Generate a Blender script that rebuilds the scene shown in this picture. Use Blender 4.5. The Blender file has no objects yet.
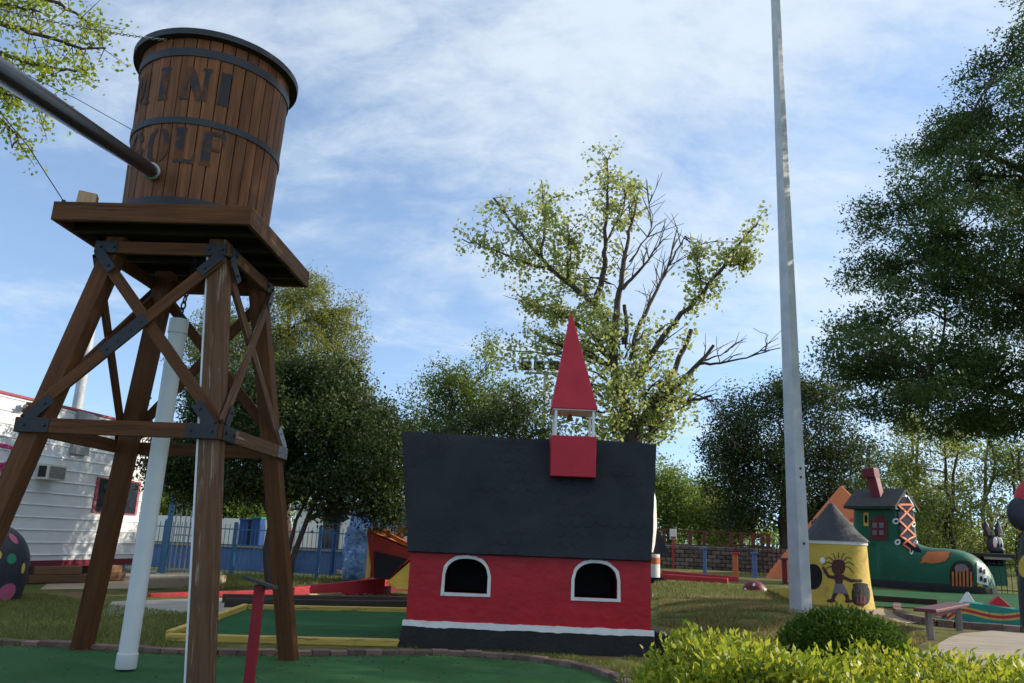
import bpy, math, random
import numpy as np
from mathutils import Vector, Matrix
random.seed(7); RNG = np.random.default_rng(11)
scene = bpy.context.scene
COL = scene.collection
PI = math.pi
R_ = math.radians

# ------------------------------------------------------------------ camera geometry
FOC, PITCH, ROLL, EYE = 794.85, .2446, .0430, 1.3

def ray(u, v):
    u -= 512; v -= 341.5
    a = u*math.cos(ROLL) + v*math.sin(ROLL); b = -u*math.sin(ROLL) + v*math.cos(ROLL)
    return Vector((a, FOC*math.cos(PITCH) + b*math.sin(PITCH), FOC*math.sin(PITCH) - b*math.cos(PITCH)))/FOC

def at(u, v, Y):
    d = ray(u, v)
    return Vector((0, 0, EYE)) + d*(Y/d.y)

def ss(t):
    t = min(1., max(0., t)); return t*t*(3 - 2*t)

def height(x, y):
    h = .2*ss((x - 2.2)/2.5)*ss((y - 8)/4) + .012*max(0., min(y, 60) - 14)*ss((x - 2)/3)
    h += .16*math.exp(-((x - 4.6)/1.5)**2 - ((y - 14.2)/1.8)**2)
    h += .012*math.sin(x*1.3 + .4)*math.sin(y*1.1)*ss((y - 10.5)/2)
    return h

def G(u, v):
    z = 0.
    d = ray(u, v)
    for _ in range(40):
        t = (z - EYE)/d.z
        p = Vector((0, 0, EYE)) + d*t
        z = .5*z + .5*height(p.x, p.y)
    p.z = height(p.x, p.y)
    return p

# ------------------------------------------------------------------ materials
def lin(c):
    return tuple(((x/255)/12.92 if x/255 <= .04045 else ((x/255 + .055)/1.055)**2.4) for x in c) + (1.,)

def newmat(name):
    m = bpy.data.materials.new(name); m.use_nodes = True
    nt = m.node_tree; nt.nodes.clear()
    return m, nt, nt.nodes.new, nt.links.new

def mat(name, c1, c2=None, scale=4., rough=.7, bump=0., bscale=30., metal=0., stretch=(1, 1, 1), gc=False, island=0., c3=None, s3=1.2, t3=.55, spec=.35):
    """paint / wood / stone with two-tone mottling, optional worn patches (c3), optional per-island value shift"""
    m, nt, N, L = newmat(name)
    out = N('ShaderNodeOutputMaterial'); b = N('ShaderNodeBsdfPrincipled'); L(b.outputs[0], out.inputs[0])
    b.inputs['Roughness'].default_value = rough; b.inputs['Metallic'].default_value = metal
    b.inputs['Specular IOR Level'].default_value = spec
    if gc:
        src = N('ShaderNodeAttribute'); src.attribute_name = 'gc'; vec = src.outputs['Vector']
    else:
        src = N('ShaderNodeTexCoord'); vec = src.outputs['Object']
    mp = N('ShaderNodeMapping'); mp.inputs['Scale'].default_value = stretch; L(vec, mp.inputs[0]); vec = mp.outputs[0]
    c2 = c2 or tuple(x*.72 for x in c1[:3]) + (1,)
    n1 = N('ShaderNodeTexNoise'); n1.inputs['Scale'].default_value = scale; n1.inputs['Detail'].default_value = 6; n1.inputs['Roughness'].default_value = .62; L(vec, n1.inputs['Vector'])
    r1 = N('ShaderNodeValToRGB'); r1.color_ramp.elements[0].position = .34; r1.color_ramp.elements[1].position = .68
    r1.color_ramp.elements[0].color = c1; r1.color_ramp.elements[1].color = c2; L(n1.outputs['Fac'], r1.inputs[0])
    colr = r1.outputs[0]
    if c3:
        n3 = N('ShaderNodeTexNoise'); n3.inputs['Scale'].default_value = s3; n3.inputs['Detail'].default_value = 9; n3.inputs['Roughness'].default_value = .7; L(vec, n3.inputs['Vector'])
        r3 = N('ShaderNodeValToRGB'); r3.color_ramp.elements[0].position = t3; r3.color_ramp.elements[1].position = t3 + .07; L(n3.outputs['Fac'], r3.inputs[0])
        mx = N('ShaderNodeMix'); mx.data_type = 'RGBA'; L(r3.outputs[0], mx.inputs[0]); L(colr, mx.inputs[6]); mx.inputs[7].default_value = c3
        colr = mx.outputs[2]
    if island:
        g = N('ShaderNodeNewGeometry'); mr = N('ShaderNodeMapRange'); mr.inputs[3].default_value = 1 - island; mr.inputs[4].default_value = 1 + island
        L(g.outputs['Random Per Island'], mr.inputs[0])
        hv = N('ShaderNodeHueSaturation'); L(mr.outputs[0], hv.inputs['Value']); L(colr, hv.inputs['Color']); colr = hv.outputs[0]
    L(colr, b.inputs['Base Color'])
    if bump:
        n2 = N('ShaderNodeTexNoise'); n2.inputs['Scale'].default_value = bscale; n2.inputs['Detail'].default_value = 5; L(vec, n2.inputs['Vector'])
        bp = N('ShaderNodeBump'); bp.inputs['Strength'].default_value = bump; bp.inputs['Distance'].default_value = .03; L(n2.outputs['Fac'], bp.inputs['Height']); L(bp.outputs[0], b.inputs['Normal'])
    return m

def leafmat(name, c1, c2, trans=.35, rough=.5):
    m, nt, N, L = newmat(name)
    out = N('ShaderNodeOutputMaterial'); b = N('ShaderNodeBsdfPrincipled'); t = N('ShaderNodeBsdfTranslucent'); mx = N('ShaderNodeMixShader')
    g = N('ShaderNodeNewGeometry'); r = N('ShaderNodeValToRGB'); r.color_ramp.elements[0].color = c1; r.color_ramp.elements[1].color = c2
    L(g.outputs['Random Per Island'], r.inputs[0]); L(r.outputs[0], b.inputs['Base Color'])
    hv = N('ShaderNodeHueSaturation'); hv.inputs['Value'].default_value = 1.35; hv.inputs['Hue'].default_value = .485; L(r.outputs[0], hv.inputs['Color']); L(hv.outputs[0], t.inputs[0])
    b.inputs['Roughness'].default_value = rough; b.inputs['Specular IOR Level'].default_value = .3
    mx.inputs[0].default_value = trans; L(b.outputs[0], mx.inputs[1]); L(t.outputs[0], mx.inputs[2]); L(mx.outputs[0], out.inputs[0])
    return m

M = {}
def W(k, *a, **kw): M[k] = mat(k, *a, **kw)
GR = dict(gc=True, stretch=(14, 14, .9), scale=1.6, bump=.35, bscale=5.)
W('tower_wood', (.165, .062, .022, 1), (.085, .032, .012, 1), rough=.7, spec=.2, island=.4, c3=(.035, .015, .008, 1), s3=1.2, t3=.61, **GR)
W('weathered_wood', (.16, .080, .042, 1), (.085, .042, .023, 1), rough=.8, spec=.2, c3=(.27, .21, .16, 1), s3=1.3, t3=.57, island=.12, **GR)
W('stave_wood', (.195, .076, .030, 1), (.088, .034, .015, 1), rough=.62, spec=.22, island=.26, c3=(.04, .015, .008, 1), s3=1.1, t3=.63, **GR)
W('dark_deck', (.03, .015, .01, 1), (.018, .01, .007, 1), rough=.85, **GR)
W('raw_wood', (.5, .34, .19, 1), (.38, .25, .14, 1), rough=.8, **GR)
W('brown_plank', (.20, .11, .055, 1), (.11, .06, .035, 1), rough=.85, island=.2, **GR)
W('black_steel', (.024, .026, .032, 1), (.015, .017, .021, 1), rough=.5, scale=9, bump=.12)
W('hoop_steel', (.026, .028, .036, 1), (.018, .020, .026, 1), rough=.5, scale=6, bump=.1)
W('pipe_black', (.010, .011, .013, 1), (.018, .018, .021, 1), rough=.30, scale=5, bump=.06, c3=(.03, .03, .03, 1), s3=2.2, t3=.66)
W('galvanised', (.36, .37, .38, 1), (.24, .25, .26, 1), rough=.42, metal=.7, scale=12, bump=.1)
W('faded_letter', (.028, .030, .040, 1), (.044, .040, .042, 1), rough=.8, spec=.2, scale=6, c3=(.115, .046, .02, 1), s3=5, t3=.5)
W('pvc', (.72, .72, .72, 1), (.64, .64, .65, 1), rough=.38, scale=2.2, c3=(.5, .49, .46, 1), s3=4, t3=.66, bump=.03)
W('white_trim', (.78, .77, .75, 1), (.66, .65, .62, 1), rough=.6, scale=7, bump=.25, bscale=25)
W('church_red', (.50, .012, .024, 1), (.37, .009, .018, 1), rough=.45, scale=3.0, bump=.42, bscale=7, stretch=(.9, .9, 1.15))
W('spire_red', (.50, .016, .034, 1), (.40, .012, .026, 1), rough=.5, scale=3, bump=.22, bscale=8)
W('plinth_black', (.015, .0145, .0145, 1), (.024, .023, .022, 1), rough=.8, scale=5, bump=.5, bscale=22)
W('cavity_black', (.006, .006, .008, 1), (.01, .01, .012, 1), rough=.8)
W('brass', (.32, .2, .07, 1), (.2, .12, .05, 1), rough=.4, metal=.8)
W('siding', (.70, .72, .74, 1), (.60, .62, .64, 1), rough=.45, scale=1.4, stretch=(1, 1, 3), c3=(.46, .44, .41, 1), s3=1.1, t3=.68, bump=.08)
W('pink_trim', (.36, .075, .115, 1), (.28, .055, .085, 1), rough=.7, scale=4, c3=(.45, .30, .29, 1), s3=5, t3=.56)
W('magenta_paint', (.50, .03, .16, 1), (.42, .03, .14, 1), rough=.6)
W('dark_glass', (.015, .02, .028, 1), (.03, .035, .045, 1), rough=.12, spec=.6)
W('grey_metal', (.30, .31, .33, 1), (.22, .23, .25, 1), rough=.5, scale=6, bump=.05)
W('pole_paint', (.44, .46, .48, 1), (.33, .35, .37, 1), rough=.45, scale=3.0, c3=(.2, .17, .15, 1), s3=4.5, t3=.68, bump=.08)
W('statue_dark', (.026, .030, .043, 1), (.018, .020, .029, 1), rough=.6, scale=5, bump=.45, bscale=12)
W('pink_dot', (.45, .10, .19, 1), (.36, .08, .15, 1), rough=.6)
W('green_dot', (.02, .2, .11, 1), (.016, .15, .08, 1), rough=.6)
W('yellow_paint', (.62, .44, .06, 1), (.5, .33, .05, 1), rough=.6, scale=3, c3=(.36, .24, .06, 1), s3=3, t3=.63, bump=.3, bscale=14)
W('curb_yellow', (.60, .42, .09, 1), (.46, .31, .07, 1), rough=.7, gc=True, stretch=(8, 8, .8), scale=2, c3=(.24, .15, .06, 1), s3=2.5, t3=.56, bump=.3, bscale=6)
W('mouth_red', (.30, .022, .012, 1), (.22, .016, .01, 1), rough=.7, scale=4, bump=.3)
W('boardwalk', (.42, .36, .30, 1), (.24, .20, .165, 1), rough=.9, scale=2.2, stretch=(.5, 7, 1), bump=.4, bscale=8)
W('stand_red', (.26, .008, .018, 1), (.20, .007, .014, 1), rough=.55, scale=4, bump=.15)
W('red_paint', (.52, .016, .03, 1), (.4, .014, .024, 1), rough=.5, scale=4, bump=.2, bscale=10)
W('red_worn', (.50, .035, .05, 1), (.38, .03, .04, 1), rough=.65, scale=4, c3=(.55, .2, .18, 1), s3=5, t3=.64, bump=.3)
W('orange_paint', (.60, .16, .05, 1), (.48, .115, .04, 1), rough=.65, scale=2.5, bump=.5, bscale=9, c3=(.40, .12, .05, 1), s3=2.2, t3=.58)
W('shoe_green', (.006, .105, .053, 1), (.0045, .078, .040, 1), rough=.5, scale=1.5, bump=.3, bscale=7, c3=(.02, .13, .075, 1), s3=2.4, t3=.6)
W('green_trim', (.012, .22, .12, 1), (.01, .16, .09, 1), rough=.5, scale=3)
W('maroon', (.16, .012, .025, 1), (.11, .01, .018, 1), rough=.55, scale=4, bump=.15)
W('navy', (.012, .016, .042, 1), (.009, .012, .028, 1), rough=.8, spec=.08)
W('shingle_dark', (.055, .055, .058, 1), (.035, .035, .037, 1), rough=.9, scale=8, bump=.5, bscale=30)
W('cone_grey', (.06, .062, .073, 1), (.042, .044, .052, 1), rough=.75, scale=4, bump=.5, bscale=12)
W('figure_brown', (.075, .025, .018, 1), (.055, .018, .013, 1), rough=.7)
W('loin_grey', (.2, .17, .19, 1), (.13, .11, .13, 1), rough=.7)
W('teal_paint', (.012, .24, .19, 1), (.01, .18, .15, 1), rough=.5, scale=3, bump=.1)
W('blue_iron', (.045, .16, .30, 1), (.04, .13, .25, 1), rough=.5)
W('blue_wall', (.07, .13, .31, 1), (.11, .19, .38, 1), rough=.7, scale=1.2, c3=(.22, .32, .5, 1), s3=1.4, t3=.62)
W('blue_rock', (.05, .13, .32, 1), (.24, .38, .62, 1), rough=.9, scale=7, bump=1., bscale=12, c3=(.45, .57, .72, 1), s3=9, t3=.57)
W('white_wall', (.75, .74, .71, 1), (.66, .65, .62, 1), rough=.8, scale=1)
W('bin_blue', (.015, .06, .22, 1), rough=.5)
W('bin_green', (.02, .2, .1, 1), rough=.5)
W('carpet_green', (.043, .128, .046, 1), (.033, .100, .036, 1), rough=.95, scale=1.1, bump=.35, bscale=160, c3=(.052, .130, .056, 1), s3=.9, t3=.53, spec=.1)
W('lane_green', (.030, .105, .042, 1), (.020, .075, .030, 1), rough=.95, scale=2.0, bump=.3, bscale=120, spec=.1)
W('brick_edge', (.20, .125, .10, 1), (.13, .085, .07, 1), rough=.9, scale=6, bump=.5, bscale=25, island=.3)
W('concrete', (.34, .32, .29, 1), (.26, .245, .225, 1), rough=.9, scale=2, bump=.3, bscale=40)
W('tan_concrete', (.42, .33, .23, 1), (.34, .26, .18, 1), rough=.9, scale=3, bump=.4, bscale=25)
W('timber_dark', (.055, .042, .034, 1), (.035, .028, .024, 1), rough=.95, gc=True, stretch=(10, 10, 1), scale=2, bump=.5, bscale=6)
W('stone_block', (.16, .13, .115, 1), (.11, .09, .08, 1), rough=.95, scale=5, bump=.8, bscale=14, island=.4)
W('rail_wood', (.15, .045, .035, 1), (.10, .032, .026, 1), rough=.8)
W('iron_dark', (.02, .021, .024, 1), (.03, .03, .03, 1), rough=.6)
W('bark', (.085, .066, .052, 1), (.05, .038, .03, 1), rough=.95, scale=5, stretch=(3, 3, .7), bump=.9, bscale=8)
W('bark_pale', (.17, .145, .12, 1), (.10, .085, .07, 1), rough=.95, scale=5, stretch=(3, 3, .7), bump=.9, bscale=8)
W('red_gravel', (.25, .07, .06, 1), (.4, .16, .13, 1), rough=.95, scale=40, island=.45)
W('bench_maroon', (.14, .035, .045, 1), (.10, .028, .035, 1), rough=.5, scale=4, bump=.2)
W('grey_leg', (.27, .24, .22, 1), (.17, .15, .14, 1), rough=.8)
W('paper_white', (.75, .73, .7, 1), (.7, .68, .65, 1), rough=.6)
W('ac_cream', (.62, .60, .54, 1), (.55, .53, .48, 1), rough=.5)
W('ac_grille', (.10, .095, .09, 1), (.3, .28, .26, 1), rough=.7, scale=45)
W('grout', (.10, .085, .07, 1), (.07, .06, .05, 1), rough=1.)

LF = {}
LF['oak'] = leafmat('oak_leaf', (.034, .078, .018, 1), (.085, .135, .034, 1), .36)
LF['dark'] = leafmat('dark_leaf', (.020, .044, .013, 1), (.068, .095, .024, 1), .3)
LF['juniper'] = leafmat('juniper_leaf', (.115, .15, .03, 1), (.27, .265, .06, 1), .4)
LF['poplar'] = leafmat('poplar_leaf', (.19, .26, .06, 1), (.38, .40, .14, 1), .48)
LF['mid'] = leafmat('mid_leaf', (.08, .14, .024, 1), (.20, .25, .045, 1), .42)
LF['fresh'] = leafmat('fresh_leaf', (.14, .22, .015, 1), (.34, .38, .04, 1), .45)
LF['hedge'] = leafmat('hedge_leaf', (.11, .19, .012, 1), (.42, .44, .04, 1), .45, .45)
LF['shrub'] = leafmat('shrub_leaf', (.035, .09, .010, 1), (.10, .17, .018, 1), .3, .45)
LF['wood'] = leafmat('woodland_leaf', (.13, .18, .036, 1), (.30, .33, .09, 1), .5)
LF['far'] = leafmat('far_leaf', (.09, .16, .03, 1), (.19, .26, .05, 1), .45)
LF['grass'] = leafmat('grass_blade', (.06, .10, .018, 1), (.27, .26, .08, 1), .3, .6)
LF['dry'] = leafmat('dry_blade', (.20, .15, .06, 1), (.34, .27, .11, 1), .3, .6)

def ground_mat():
    m, nt, N, L = newmat('lawn_ground')
    out = N('ShaderNodeOutputMaterial'); b = N('ShaderNodeBsdfPrincipled'); L(b.outputs[0], out.inputs[0]); b.inputs['Roughness'].default_value = .95; b.inputs['Specular IOR Level'].default_value = .1
    tc = N('ShaderNodeTexCoord')
    def noise(s, d=6, ro=.6):
        n = N('ShaderNodeTexNoise'); n.inputs['Scale'].default_value = s; n.inputs['Detail'].default_value = d; n.inputs['Roughness'].default_value = ro; L(tc.outputs['Object'], n.inputs['Vector']); return n.outputs['Fac']
    r = N('ShaderNodeValToRGB'); r.color_ramp.elements[0].color = (.07, .10, .024, 1); r.color_ramp.elements[1].color = (.17, .165, .055, 1)
    r.color_ramp.elements[0].position = .35; r.color_ramp.elements[1].position = .65; L(noise(3.), r.inputs[0])
    r2 = N('ShaderNodeValToRGB'); r2.color_ramp.elements[0].position = .55; r2.color_ramp.elements[1].position = .64; L(noise(.55, 8, .65), r2.inputs[0])
    mx = N('ShaderNodeMix'); mx.data_type = 'RGBA'; L(r2.outputs[0], mx.inputs[0]); L(r.outputs[0], mx.inputs[6]); mx.inputs[7].default_value = (.20, .13, .075, 1)
    r3 = N('ShaderNodeValToRGB'); r3.color_ramp.elements[0].color = (.55, .55, .55, 1); r3.color_ramp.elements[1].color = (1.3, 1.3, 1.3, 1); L(noise(38., 3), r3.inputs[0])
    m2 = N('ShaderNodeMix'); m2.data_type = 'RGBA'; m2.blend_type = 'MULTIPLY'; m2.inputs[0].default_value = 1; L(mx.outputs[2], m2.inputs[6]); L(r3.outputs[0], m2.inputs[7])
    L(m2.outputs[2], b.inputs['Base Color'])
    bp = N('ShaderNodeBump'); bp.inputs['Strength'].default_value = .8; bp.inputs['Distance'].default_value = .04; L(noise(30.), bp.inputs['Height']); L(bp.outputs[0], b.inputs['Normal'])
    return m
M['lawn'] = ground_mat()

def church_roof_mat():
    """dark painted plaster with scalloped shingle lines scored into it"""
    m, nt, N, L = newmat('scored_roof')
    out = N('ShaderNodeOutputMaterial'); b = N('ShaderNodeBsdfPrincipled'); L(b.outputs[0], out.inputs[0]); b.inputs['Roughness'].default_value = .75; b.inputs['Specular IOR Level'].default_value = .14
    tc = N('ShaderNodeTexCoord')
    n = N('ShaderNodeTexNoise'); n.inputs['Scale'].default_value = 2.2; n.inputs['Detail'].default_value = 7; L(tc.outputs['Object'], n.inputs['Vector'])
    r = N('ShaderNodeValToRGB'); r.color_ramp.elements[0].color = (.0155, .0185, .0235, 1); r.color_ramp.elements[1].color = (.0245, .0285, .035, 1); r.color_ramp.elements[0].position = .3; r.color_ramp.elements[1].position = .7
    L(n.outputs['Fac'], r.inputs[0])
    def mth(op, a, b=None, c=None):
        q = N('ShaderNodeMath'); q.operation = op
        for k_, x_ in enumerate((a, b, c)):
            if x_ is None: continue
            if isinstance(x_, (int, float)): q.inputs[k_].default_value = x_
            else: L(x_, q.inputs[k_])
        return q.outputs[0]
    sx_ = N('ShaderNodeSeparateXYZ'); nd = N('ShaderNodeTexNoise'); nd.inputs['Scale'].default_value = 6.; L(tc.outputs['Object'], nd.inputs['Vector']); L(tc.outputs['Object'], sx_.inputs[0])
    zz_ = mth('MULTIPLY_ADD', nd.outputs['Fac'], .07, sx_.outputs[2]); xx_ = mth('MULTIPLY_ADD', nd.outputs['Fac'], .09, sx_.outputs[0])
    rz = mth('DIVIDE', zz_, .135); row = mth('FLOOR', rz); fv = mth('FRACT', rz)
    fu = mth('SUBTRACT', mth('FRACT', mth('MULTIPLY_ADD', row, .5, mth('DIVIDE', xx_, .155))), .5)
    dd_ = mth('SQRT', mth('ADD', mth('MULTIPLY', fu, fu), mth('MULTIPLY', mth('SUBTRACT', 1., fv), mth('MULTIPLY', mth('SUBTRACT', 1., fv), .62))))
    ln = mth('ABSOLUTE', mth('SUBTRACT', dd_, .52))
    r2 = N('ShaderNodeValToRGB'); r2.color_ramp.elements[0].position = .0; r2.color_ramp.elements[1].position = .07; r2.color_ramp.elements[0].color = (.45, .45, .45, 1); L(ln, r2.inputs[0])
    n3 = N('ShaderNodeTexNoise'); n3.inputs['Scale'].default_value = 1.7; L(tc.outputs['Object'], n3.inputs['Vector'])
    r3 = N('ShaderNodeValToRGB'); r3.color_ramp.elements[0].position = .40; r3.color_ramp.elements[1].position = .66; L(n3.outputs['Fac'], r3.inputs[0])
    mk = N('ShaderNodeMix'); mk.data_type = 'RGBA'; L(r3.outputs[0], mk.inputs[0]); mk.inputs[6].default_value = (1, 1, 1, 1); L(r2.outputs[0], mk.inputs[7])
    mu = N('ShaderNodeMix'); mu.data_type = 'RGBA'; mu.blend_type = 'MULTIPLY'; mu.inputs[0].default_value = .9; L(r.outputs[0], mu.inputs[6]); L(mk.outputs[2], mu.inputs[7]); L(mu.outputs[2], b.inputs['Base Color'])
    n4 = N('ShaderNodeTexNoise'); n4.inputs['Scale'].default_value = 14; n4.inputs['Detail'].default_value = 4; L(tc.outputs['Object'], n4.inputs['Vector'])
    ad = N('ShaderNodeMath'); ad.operation = 'MULTIPLY_ADD'; L(n4.outputs['Fac'], ad.inputs[0]); ad.inputs[1].default_value = .7; L(mk.outputs[2], ad.inputs[2])
    bp = N('ShaderNodeBump'); bp.inputs['Strength'].default_value = .3; bp.inputs['Distance'].default_value = .02; L(ad.outputs[0], bp.inputs['Height']); L(bp.outputs[0], b.inputs['Normal'])
    return m
M['church_roof'] = church_roof_mat()

# ------------------------------------------------------------------ object helpers
def tag(o, label=None, cat=None, group=None, kind=None):
    if label: o['label'] = label
    if cat: o['category'] = cat
    if group: o['group'] = group
    if kind: o['kind'] = kind
    return o

def thing(name, label, cat, loc=(0, 0, 0), rz=0., group=None):
    o = bpy.data.objects.new(name, None); COL.objects.link(o)
    o.empty_display_size = .2; o.location = loc; o.rotation_euler = (0, 0, rz)
    return tag(o, label, cat, group)

def root_matrix(p):
    while p.parent: p = p.parent
    return Matrix.Translation(p.location) @ p.rotation_euler.to_matrix().to_4x4()

class MB:
    """collects shapes; build() links them as ONE mesh object. World coordinates unless local=True."""
    def __init__(s): s.v = []; s.f = []; s.g = []
    def add(s, vs, fs, gc=None):
        o = len(s.v); s.v += [Vector(v) for v in vs]; s.f += [tuple(i + o for i in f) for f in fs]
        s.g += [tuple(x) for x in (gc or vs)]
        return s
    def hexa(s, c8, bev=0.):
        """8 corners: bottom ring 4 then top ring 4"""
        c = [Vector(v) for v in c8]; r = (random.random()*9, random.random()*9, random.random()*9)
        L = (sum(c[4:], Vector()) - sum(c[:4], Vector())).length/4
        a = (c[1] - c[0]).length; b = (c[3] - c[0]).length
        g = []
        for i in range(8):
            g.append((r[0] + (a if i % 4 in (1, 2) else 0), r[1] + (b if i % 4 in (2, 3) else 0), r[2] + (L if i > 3 else 0)))
        s.add(c, [(3, 2, 1, 0), (4, 5, 6, 7), (0, 1, 5, 4), (1, 2, 6, 5), (2, 3, 7, 6), (3, 0, 4, 7)], g); return s
    def box(s, c, size, M3=None):
        x, y, z = (a/2 for a in size); c = Vector(c)
        pts = [(-x, -y, -z), (x, -y, -z), (x, y, -z), (-x, y, -z), (-x, -y, z), (x, -y, z), (x, y, z), (-x, y, z)]
        return s.hexa([c + ((M3 @ Vector(p)) if M3 else Vector(p)) for p in pts])
    def beam(s, p0, p1, w, h, side):
        """w across 'side', h across the other way"""
        p0, p1 = Vector(p0), Vector(p1); d = (p1 - p0).normalized(); a = Vector(side); a = (a - d*a.dot(d)).normalized(); b = d.cross(a)
        a *= w/2; b *= h/2
        return s.hexa([p0 - a - b, p0 + a - b, p0 + a + b, p0 - a + b, p1 - a - b, p1 + a - b, p1 + a + b, p1 - a + b])
    def tube(s, pts, rad, n=8, cap=True):
        pts = [Vector(p) for p in pts]
        if not hasattr(rad, '__len__'): rad = [rad]*len(pts)
        vs = []; fs = []; g = []; acc = 0
        ref = None
        for i, p in enumerate(pts):
            d = (pts[min(i + 1, len(pts) - 1)] - pts[max(i - 1, 0)]).normalized()
            if ref is None: ref = Vector((0, 0, 1)) if abs(d.z) < .9 else Vector((1, 0, 0))
            a = (ref - d*ref.dot(d)).normalized(); b = d.cross(a); ref = a
            if i: acc += (p - pts[i-1]).length
            for k in range(n):
                t = 2*PI*k/n; vs.append(p + (a*math.cos(t) + b*math.sin(t))*rad[i]); g.append((math.cos(t)*rad[i], math.sin(t)*rad[i], acc))
        for i in range(len(pts) - 1):
            for k in range(n):
                k2 = (k + 1) % n; fs.append((i*n + k, i*n + k2, (i+1)*n + k2, (i+1)*n + k))
        if cap:
            fs.append(tuple(range(n))[::-1]); fs.append(tuple((len(pts) - 1)*n + k for k in range(n)))
        s.add(vs, fs, g); return s
    def lathe(s, c, prof, n=48, cap=True, sx=1., sy=1.):
        """prof: (radius, z) list"""
        c = Vector(c); vs = []; fs = []
        for r, z in prof:
            for k in range(n):
                t = 2*PI*k/n; vs.append(c + Vector((r*sx*math.cos(t), r*sy*math.sin(t), z)))
        for i in range(len(prof) - 1):
            for k in range(n):
                k2 = (k + 1) % n; fs.append((i*n + k, i*n + k2, (i+1)*n + k2, (i+1)*n + k))
        if cap:
            fs.append(tuple(range(n))[::-1]); fs.append(tuple((len(prof) - 1)*n + k for k in range(n)))
        s.add(vs, fs); return s
    def prism(s, poly, fn, d0, d1):
        """poly of (a,b) -> fn(a,b,depth)"""
        n = len(poly)
        vs = [fn(a, b, d0) for a, b in poly] + [fn(a, b, d1) for a, b in poly]
        fs = [tuple(range(n)), tuple(range(2*n - 1, n - 1, -1))] + [(i, i + n, (i+1) % n + n, (i+1) % n) for i in range(n)]
        s.add(vs, fs); return s
    def blob(s, c, r, nu=24, nv=16, fn=None):
        c = Vector(c); vs = []; fs = []
        for j in range(nv + 1):
            ph = PI*j/nv - PI/2
            for i in range(nu):
                th = 2*PI*i/nu; d = Vector((math.cos(ph)*math.cos(th), math.cos(ph)*math.sin(th), math.sin(ph)))
                k = fn(d) if fn else 1.
                vs.append(c + Vector((d.x*r[0], d.y*r[1], d.z*r[2]))*k)
        for j in range(nv):
            for i in range(nu):
                i2 = (i+1) % nu; fs.append((j*nu + i, j*nu + i2, (j+1)*nu + i2, (j+1)*nu + i))
        s.add(vs, fs); return s
    # flat painted shapes through a 2-D -> 3-D mapping
    def ellipse(s, fn, cx, cy, rx, ry, rot=0., n=20, rings=3, squash=2.):
        vs = [fn(cx, cy)]; fs = []
        for j in range(1, rings + 1):
            for k in range(n):
                t = 2*PI*k/n; ct, st = math.cos(t), math.sin(t)
                a = abs(ct)**(2/squash)*math.copysign(1, ct)*rx*j/rings; b = abs(st)**(2/squash)*math.copysign(1, st)*ry*j/rings
                vs.append(fn(cx + a*math.cos(rot) - b*math.sin(rot), cy + a*math.sin(rot) + b*math.cos(rot)))
        for k in range(n): fs.append((0, 1 + k, 1 + (k+1) % n))
        for j in range(rings - 1):
            for k in range(n):
                a, b = 1 + j*n, 1 + (j+1)*n; fs.append((a + k, b + k, b + (k+1) % n, a + (k+1) % n))
        s.add(vs, fs); return s
    def stroke(s, fn, pts, w, step=.03):
        P = [Vector((a, b, 0)) for a, b in pts]; Q = [P[0]]
        for a, b in zip(P, P[1:]):
            k = max(1, int((b - a).length/step))
            Q += [a.lerp(b, i/k) for i in range(1, k + 1)]
        vs = []; fs = []
        ww = w if hasattr(w, '__len__') else (w, w)
        for i, q in enumerate(Q):
            d = (Q[min(i+1, len(Q)-1)] - Q[max(i-1, 0)]).normalized(); nn = Vector((-d.y, d.x, 0))*(ww[0] + (ww[1] - ww[0])*i/max(1, len(Q)-1))/2
            vs += [fn(*(q + nn).xy), fn(*q.xy), fn(*(q - nn).xy)]
        for i in range(len(Q) - 1):
            for k in (0, 1): fs.append((3*i + k, 3*i + k + 1, 3*i + k + 4, 3*i + k + 3))
        s.add(vs, fs); return s
    def quad(s, fn, a, b, c, d, nx=6, ny=6):
        """bilinear patch a-b-c-d"""
        vs = []; fs = []
        for j in range(ny + 1):
            for i in range(nx + 1):
                u, v = i/nx, j/ny
                vs.append(fn(*[(1-u)*(1-v)*a[k] + u*(1-v)*b[k] + u*v*c[k] + (1-u)*v*d[k] for k in (0, 1)]))
        for j in range(ny):
            for i in range(nx):
                o = j*(nx+1) + i; fs.append((o, o+1, o+nx+2, o+nx+1))
        s.add(vs, fs); return s
    def build(s, name, m, parent=None, smooth=False, bevel=0., local=False, seg=2):
        me = bpy.data.meshes.new(name)
        vs = s.v
        if parent and not local:
            inv = root_matrix(parent).inverted(); vs = [inv @ v for v in vs]
        org = Vector()
        if not parent and not local and vs:
            lo = [min(v[k] for v in vs) for k in range(3)]; hi = [max(v[k] for v in vs) for k in range(3)]
            org = Vector(((lo[0] + hi[0])/2, (lo[1] + hi[1])/2, lo[2])); vs = [v - org for v in vs]
        me.from_pydata([tuple(v) for v in vs], [], s.f)
        at_ = me.attributes.new('gc', 'FLOAT_VECTOR', 'POINT'); at_.data.foreach_set('vector', np.array(s.g, dtype=np.float32).ravel())
        me.materials.append(m)
        if smooth: me.polygons.foreach_set('use_smooth', [True]*len(me.polygons))
        me.validate(); me.update()
        import bmesh
        bm = bmesh.new(); bm.from_mesh(me); bmesh.ops.recalc_face_normals(bm, faces=bm.faces); bm.to_mesh(me); bm.free()
        o = bpy.data.objects.new(name, me); COL.objects.link(o); o.location = org
        if parent: o.parent = parent
        if bevel:
            b = o.modifiers.new('bevel', 'BEVEL'); b.width = bevel; b.segments = seg; b.limit_method = 'ANGLE'; b.angle_limit = R_(40)
            if smooth is False and seg > 1:
                pass
        if smooth:
            try: me.set_sharp_from_angle(angle=R_(48))
            except Exception: pass
        return o

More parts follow.
